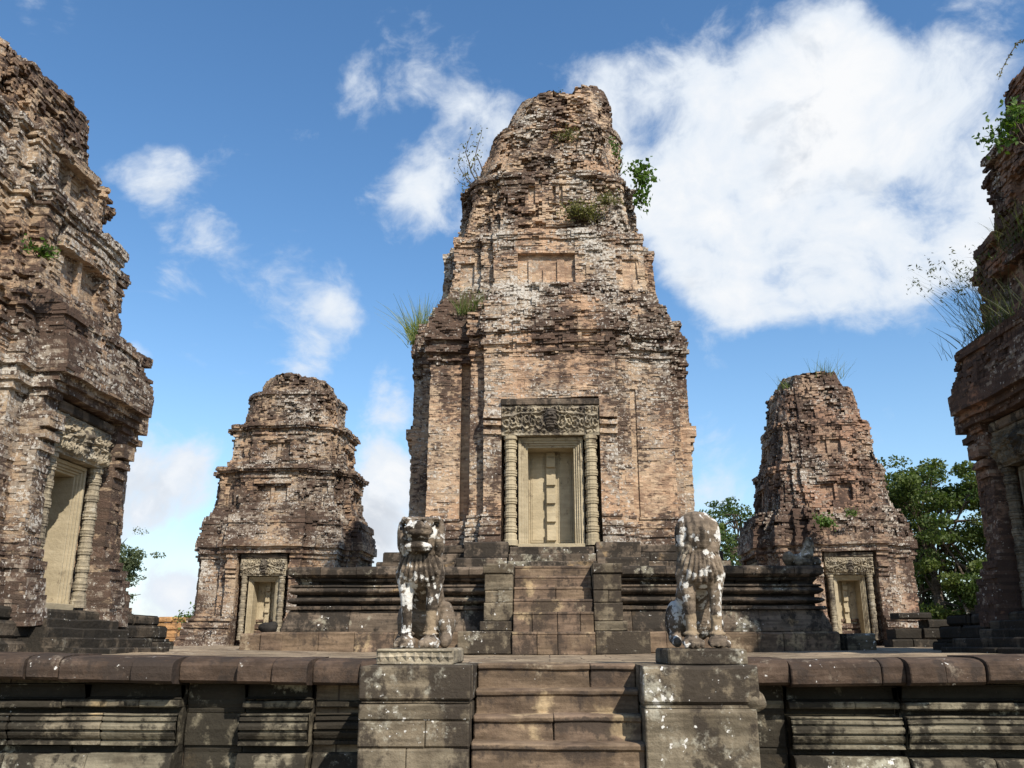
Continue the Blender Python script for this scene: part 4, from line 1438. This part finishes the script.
def fan_stems(n, L, seed, dirx=0., diry=-.3, up=1., wid=.6):
    rg = np.random.RandomState(seed)
    out = []
    for i in range(n):
        d = np.array([dirx + rg.normal() * wid, diry + rg.normal() * wid * .6, up * rg.uniform(.4, 1)])
        d /= np.linalg.norm(d)
        l = L * rg.uniform(.5, 1.1)
        out.append([(0, 0, 0), tuple(d * l * .5), tuple(d * l + np.array([0, 0, -.12 * l]))])
    return out


grass_tuft('tall pale grass tuft sprouting from the left cornice of the middle tower', (-3.55, 23.4, 8.3), 330, 1.45, (.14, .16), (-.04, -.05), 1, M_GRASSP, .012)
grass_tuft('hanging grass clump in front of the middle tower left of its bay', (-1.95, 21.35, 8.4), 120, .75, (.22, .06), (0, -.35), 2, M_GRASS, .010)
sprig('leggy sparse shrub leaning out from the upper left of the middle tower', (-1.75, 22.8, 12.75),
      [[(0, 0, 0), (-.35, -.1, .5), (-.55, -.15, 1.3), (-.35, -.1, 1.9)], [(0, 0, 0), (-.45, -.1, .25), (-.75, -.15, .75), (-.72, -.1, 1.25)], [(0, 0, 0), (-.3, 0, .7), (-.2, -.1, 1.5)],
       [(0, 0, 0), (-.5, -.1, .1), (-.85, -.2, .35)], [(0, .2, .6), (-.25, 0, 1.2), (-.05, -.1, 2.0)], [(-.1, 0, 0), (-.5, 0, .3), (-.6, -.1, .9)]], 3, .085, 8, M_DRY, clump=.2)
sprig('bright leafy shrub sticking out of the upper right of the middle tower', (2.35, 22.5, 12.0),
      [[(0, 0, 0), (.35, -.1, .3), (.45, -.15, .9), (.55, -.15, 1.25)], [(0, 0, 0), (.35, -.1, .25), (.55, -.2, .35)], [(0, 0, .1), (.3, -.1, .1), (.5, -.15, -.05)], [(.2, -.1, .3), (.3, -.2, .8), (.25, -.2, 1.2)], [(.3, -.1, .3), (.5, -.2, .7), (.65, -.15, .95)]],
      4, .15, 26, M_LEAF, clump=.20, asp=.7)
sprig('thin twiggy shoot above the bright shrub on the middle tower', (2.15, 22.6, 13.0), [[(0, 0, 0), (.1, -.1, .4), (-.1, -.1, .9)], [(0, 0, 0), (.25, -.1, .2), (.35, -.1, .3)], [(-.1, 0, .5), (-.2, -.1, 1.2)]], 5, .10, 12, M_LEAF, clump=.12)
sprig('yellow green bush growing from the face of the middle tower', (.95, 21.75, 11.25), fan_stems(22, .62, 6, 0, -.35, .8, .7), 6, .085, 24, M_DRY, clump=.16)
sprig('small olive bush on the ledge right of the yellow green bush', (1.75, 21.9, 11.75), fan_stems(12, .5, 16, 0.2, -.3, .7, .9), 16, .08, 20, M_DRY, clump=.14)
sprig('thin weeds along the broken crown of the middle tower', (.3, 23.8, 16.35), fan_stems(10, .55, 7, -.2, -.2, .9, 1.0), 7, .07, 8, M_LEAFD, clump=.12)
sprig('pale green patch of creepers high on the front of the middle tower', (.7, 22.55, 14.2), fan_stems(14, .5, 17, 0, -.4, .5, 1.0), 17, .07, 16, M_DRY, clump=.14)
sprig('small bright fern on the face of the near left tower', (-7.35, 11.45, 5.6), fan_stems(14, .30, 8, .5, -.2, .6, .5), 8, .07, 22, M_LEAF, clump=.09)
grass_tuft('tall dry grass standing on the crown of the far right tower', (11.35, 34.6, 10.4), 90, 1.1, (.30, .3), (.12, 0), 9, M_GRASS, .010)
grass_tuft('thin grass on the left shoulder of the far right tower', (9.6, 34.2, 9.9), 30, .8, (.18, .2), (-.2, 0), 19, M_GRASS, .009)
sprig('bright green weed on the ledge above the far right door', (9.75, 31.75, 4.15), fan_stems(16, .5, 10, -.1, -.4, .8, .7), 10, .12, 24, M_LEAF, clump=.14)
sprig('small green weed beside the bright one on the far right tower', (10.75, 31.8, 4.55), fan_stems(8, .35, 11, 0, -.4, .6, .7), 11, .09, 18, M_LEAF, clump=.1)
grass_tuft('feathery seeding grass on a ledge of the near right tower', (7.35, 14.3, 5.6), 90, 1.15, (.14, .35), (-.40, -.1), 12, M_GRASSD, .0045, heads=True)
grass_tuft('dense dark grass along the cornice of the near right tower', (7.3, 13.9, 5.15), 200, .55, (.12, .6), (-.25, 0), 13, M_GRASSD, .007)
grass_tuft('green grass growing on the upper ledge of the near right tower', (7.7, 13.4, 6.5), 100, .6, (.15, .45), (-.2, 0), 23, M_GRASSD, .006)
sprig('leafy dark bush near the top of the near right tower', (7.75, 12.9, 7.95), [[(0, 0, 0), (-.3, -.05, .1), (-.55, 0, -.05)], [(0, 0, 0), (-.25, -.1, .3), (-.35, 0, .5)], [(0, 0, 0), (-.3, .1, .25), (-.5, .2, .3)], [(0, -.1, .2), (-.1, -.2, .7)], [(0, -.1, 0), (-.2, -.2, .35), (-.3, -.3, .45)]], 14, .11, 30, M_LEAF, clump=.16)
sprig('long arching twig hanging over the sky at the near right tower', (8.0, 11.6, 9.0), [[(0, 0, 0), (-.35, .1, .18), (-.75, .25, .05), (-1.0, .4, -.45)], [(0, 0, 0), (-.2, 0, .2), (-.1, 0, .4)]], 15, .05, 22, M_DRY, clump=.04)


def tree(label, loc, clumps, trunk, seed, mat, leaf, n_leaf, lean=(0, 0), limb=1.0):
    """clumps: (x, y, z, rx, rz, weight) of foliage; limbs reach from the trunk into each"""
    rg = np.random.RandomState(seed)
    rt = thing('tree', label, 'tree', loc, 0, 'trees beyond the terrace')
    b, l = Bits(), Bits()
    H = trunk[0]
    tp = np.array([(0, 0, -.3), (lean[0] * .2, lean[1] * .2, H * .35), (lean[0] * .6, lean[1] * .6, H * .7), (lean[0], lean[1], H)])
    t = np.linspace(0, 1, 14)
    c = np.stack([np.interp(t, np.linspace(0, 1, 4), tp[:, k]) for k in range(3)], 1) + rg.normal(size=(14, 3)) * .05
    tube_path(b, c, trunk[1], trunk[1] * .35, 9)
    for (x, y, z, rx, rz, wt) in clumps:
        k = rg.randint(6, 14)
        s = c[k]
        e = np.array([x, y, z])
        mid = (s + e) / 2 + np.array([0, 0, .15 * np.linalg.norm(e - s)]) + rg.normal(size=3) * .25
        q = np.linspace(0, 1, 8)[:, None]
        path = (1 - q) ** 2 * s + 2 * q * (1 - q) * mid + q ** 2 * e
        tube_path(b, path, trunk[1] * .30 * limb, .03, 5)
        for j in range(3):
            e2 = e + rg.normal(size=3) * np.array([rx, rx, rz]) * .5
            p2 = path[5] + (e2 - path[5]) * q
            tube_path(b, p2, .05 * limb, .015, 4)
        # sub-clumps with ragged edges
        ns = 5
        tone = rg.uniform(.05, .85)
        for j in range(ns):
            cc = e + rg.normal(size=3) * np.array([rx, rx, rz]) * .62
            n = int(n_leaf * wt / ns)
            dd = rg.normal(size=(n, 3)); dd /= np.linalg.norm(dd, axis=1)[:, None]
            rr = rg.uniform(.25, 1, n)[:, None] ** .6
            C = cc + dd * rr * np.array([rx, rx, rz * .75]) * .62
            leaves(l, C, leaf * rg.uniform(.75, 1.2), rg, .5, .6, tone)
    b.build('trunk', M_BARK, rt)
    l.build('crown', mat, rt)
    return rt


def crown(seed, n, a, b, z0, r, wt=1.0):
    rg = np.random.RandomState(seed)
    out = []
    for i in range(n):
        d = rg.normal(size=3); d /= np.linalg.norm(d)
        k = rg.uniform(.35, 1) ** .5
        out.append((d[0] * a * k, d[1] * a * k, z0 + d[2] * b * k, r * rg.uniform(.7, 1.25), r * .65 * rg.uniform(.8, 1.2), wt))
    return out


tree('big dense broadleaf tree between the far right and near right towers', (26.5, 62, -2.4), crown(1, 34, 5.2, 3.6, 10.6, 1.7) + crown(2, 20, 4.4, 2.4, 5.0, 1.6), (11, .45), 31, M_TREE1, .26, 1000, (-.8, 0))
tree('slender light green tree just left of the far right tower', (12.7, 60, -2.4), crown(3, 22, 2.6, 3.6, 8.6, 1.05) + crown(6, 8, 1.8, 1.5, 5.0, 1.0), (10.5, .22), 32, M_TREE2, .22, 330, (.3, 0))
tree('small grey green tree right of the near left tower', (-28.0, 56, -2.4), crown(4, 34, 1.6, 3.3, 6.0, .8), (8, .16), 33, M_TREE3, .18, 320, (.2, 0))
sprig('bushy green weeds on top of the orange laterite wall', (-18.2, 46.2, 1.3), fan_stems(22, .9, 34, .3, 0, .5, 1.3), 34, .16, 22, M_LEAF, clump=.25, group=None)
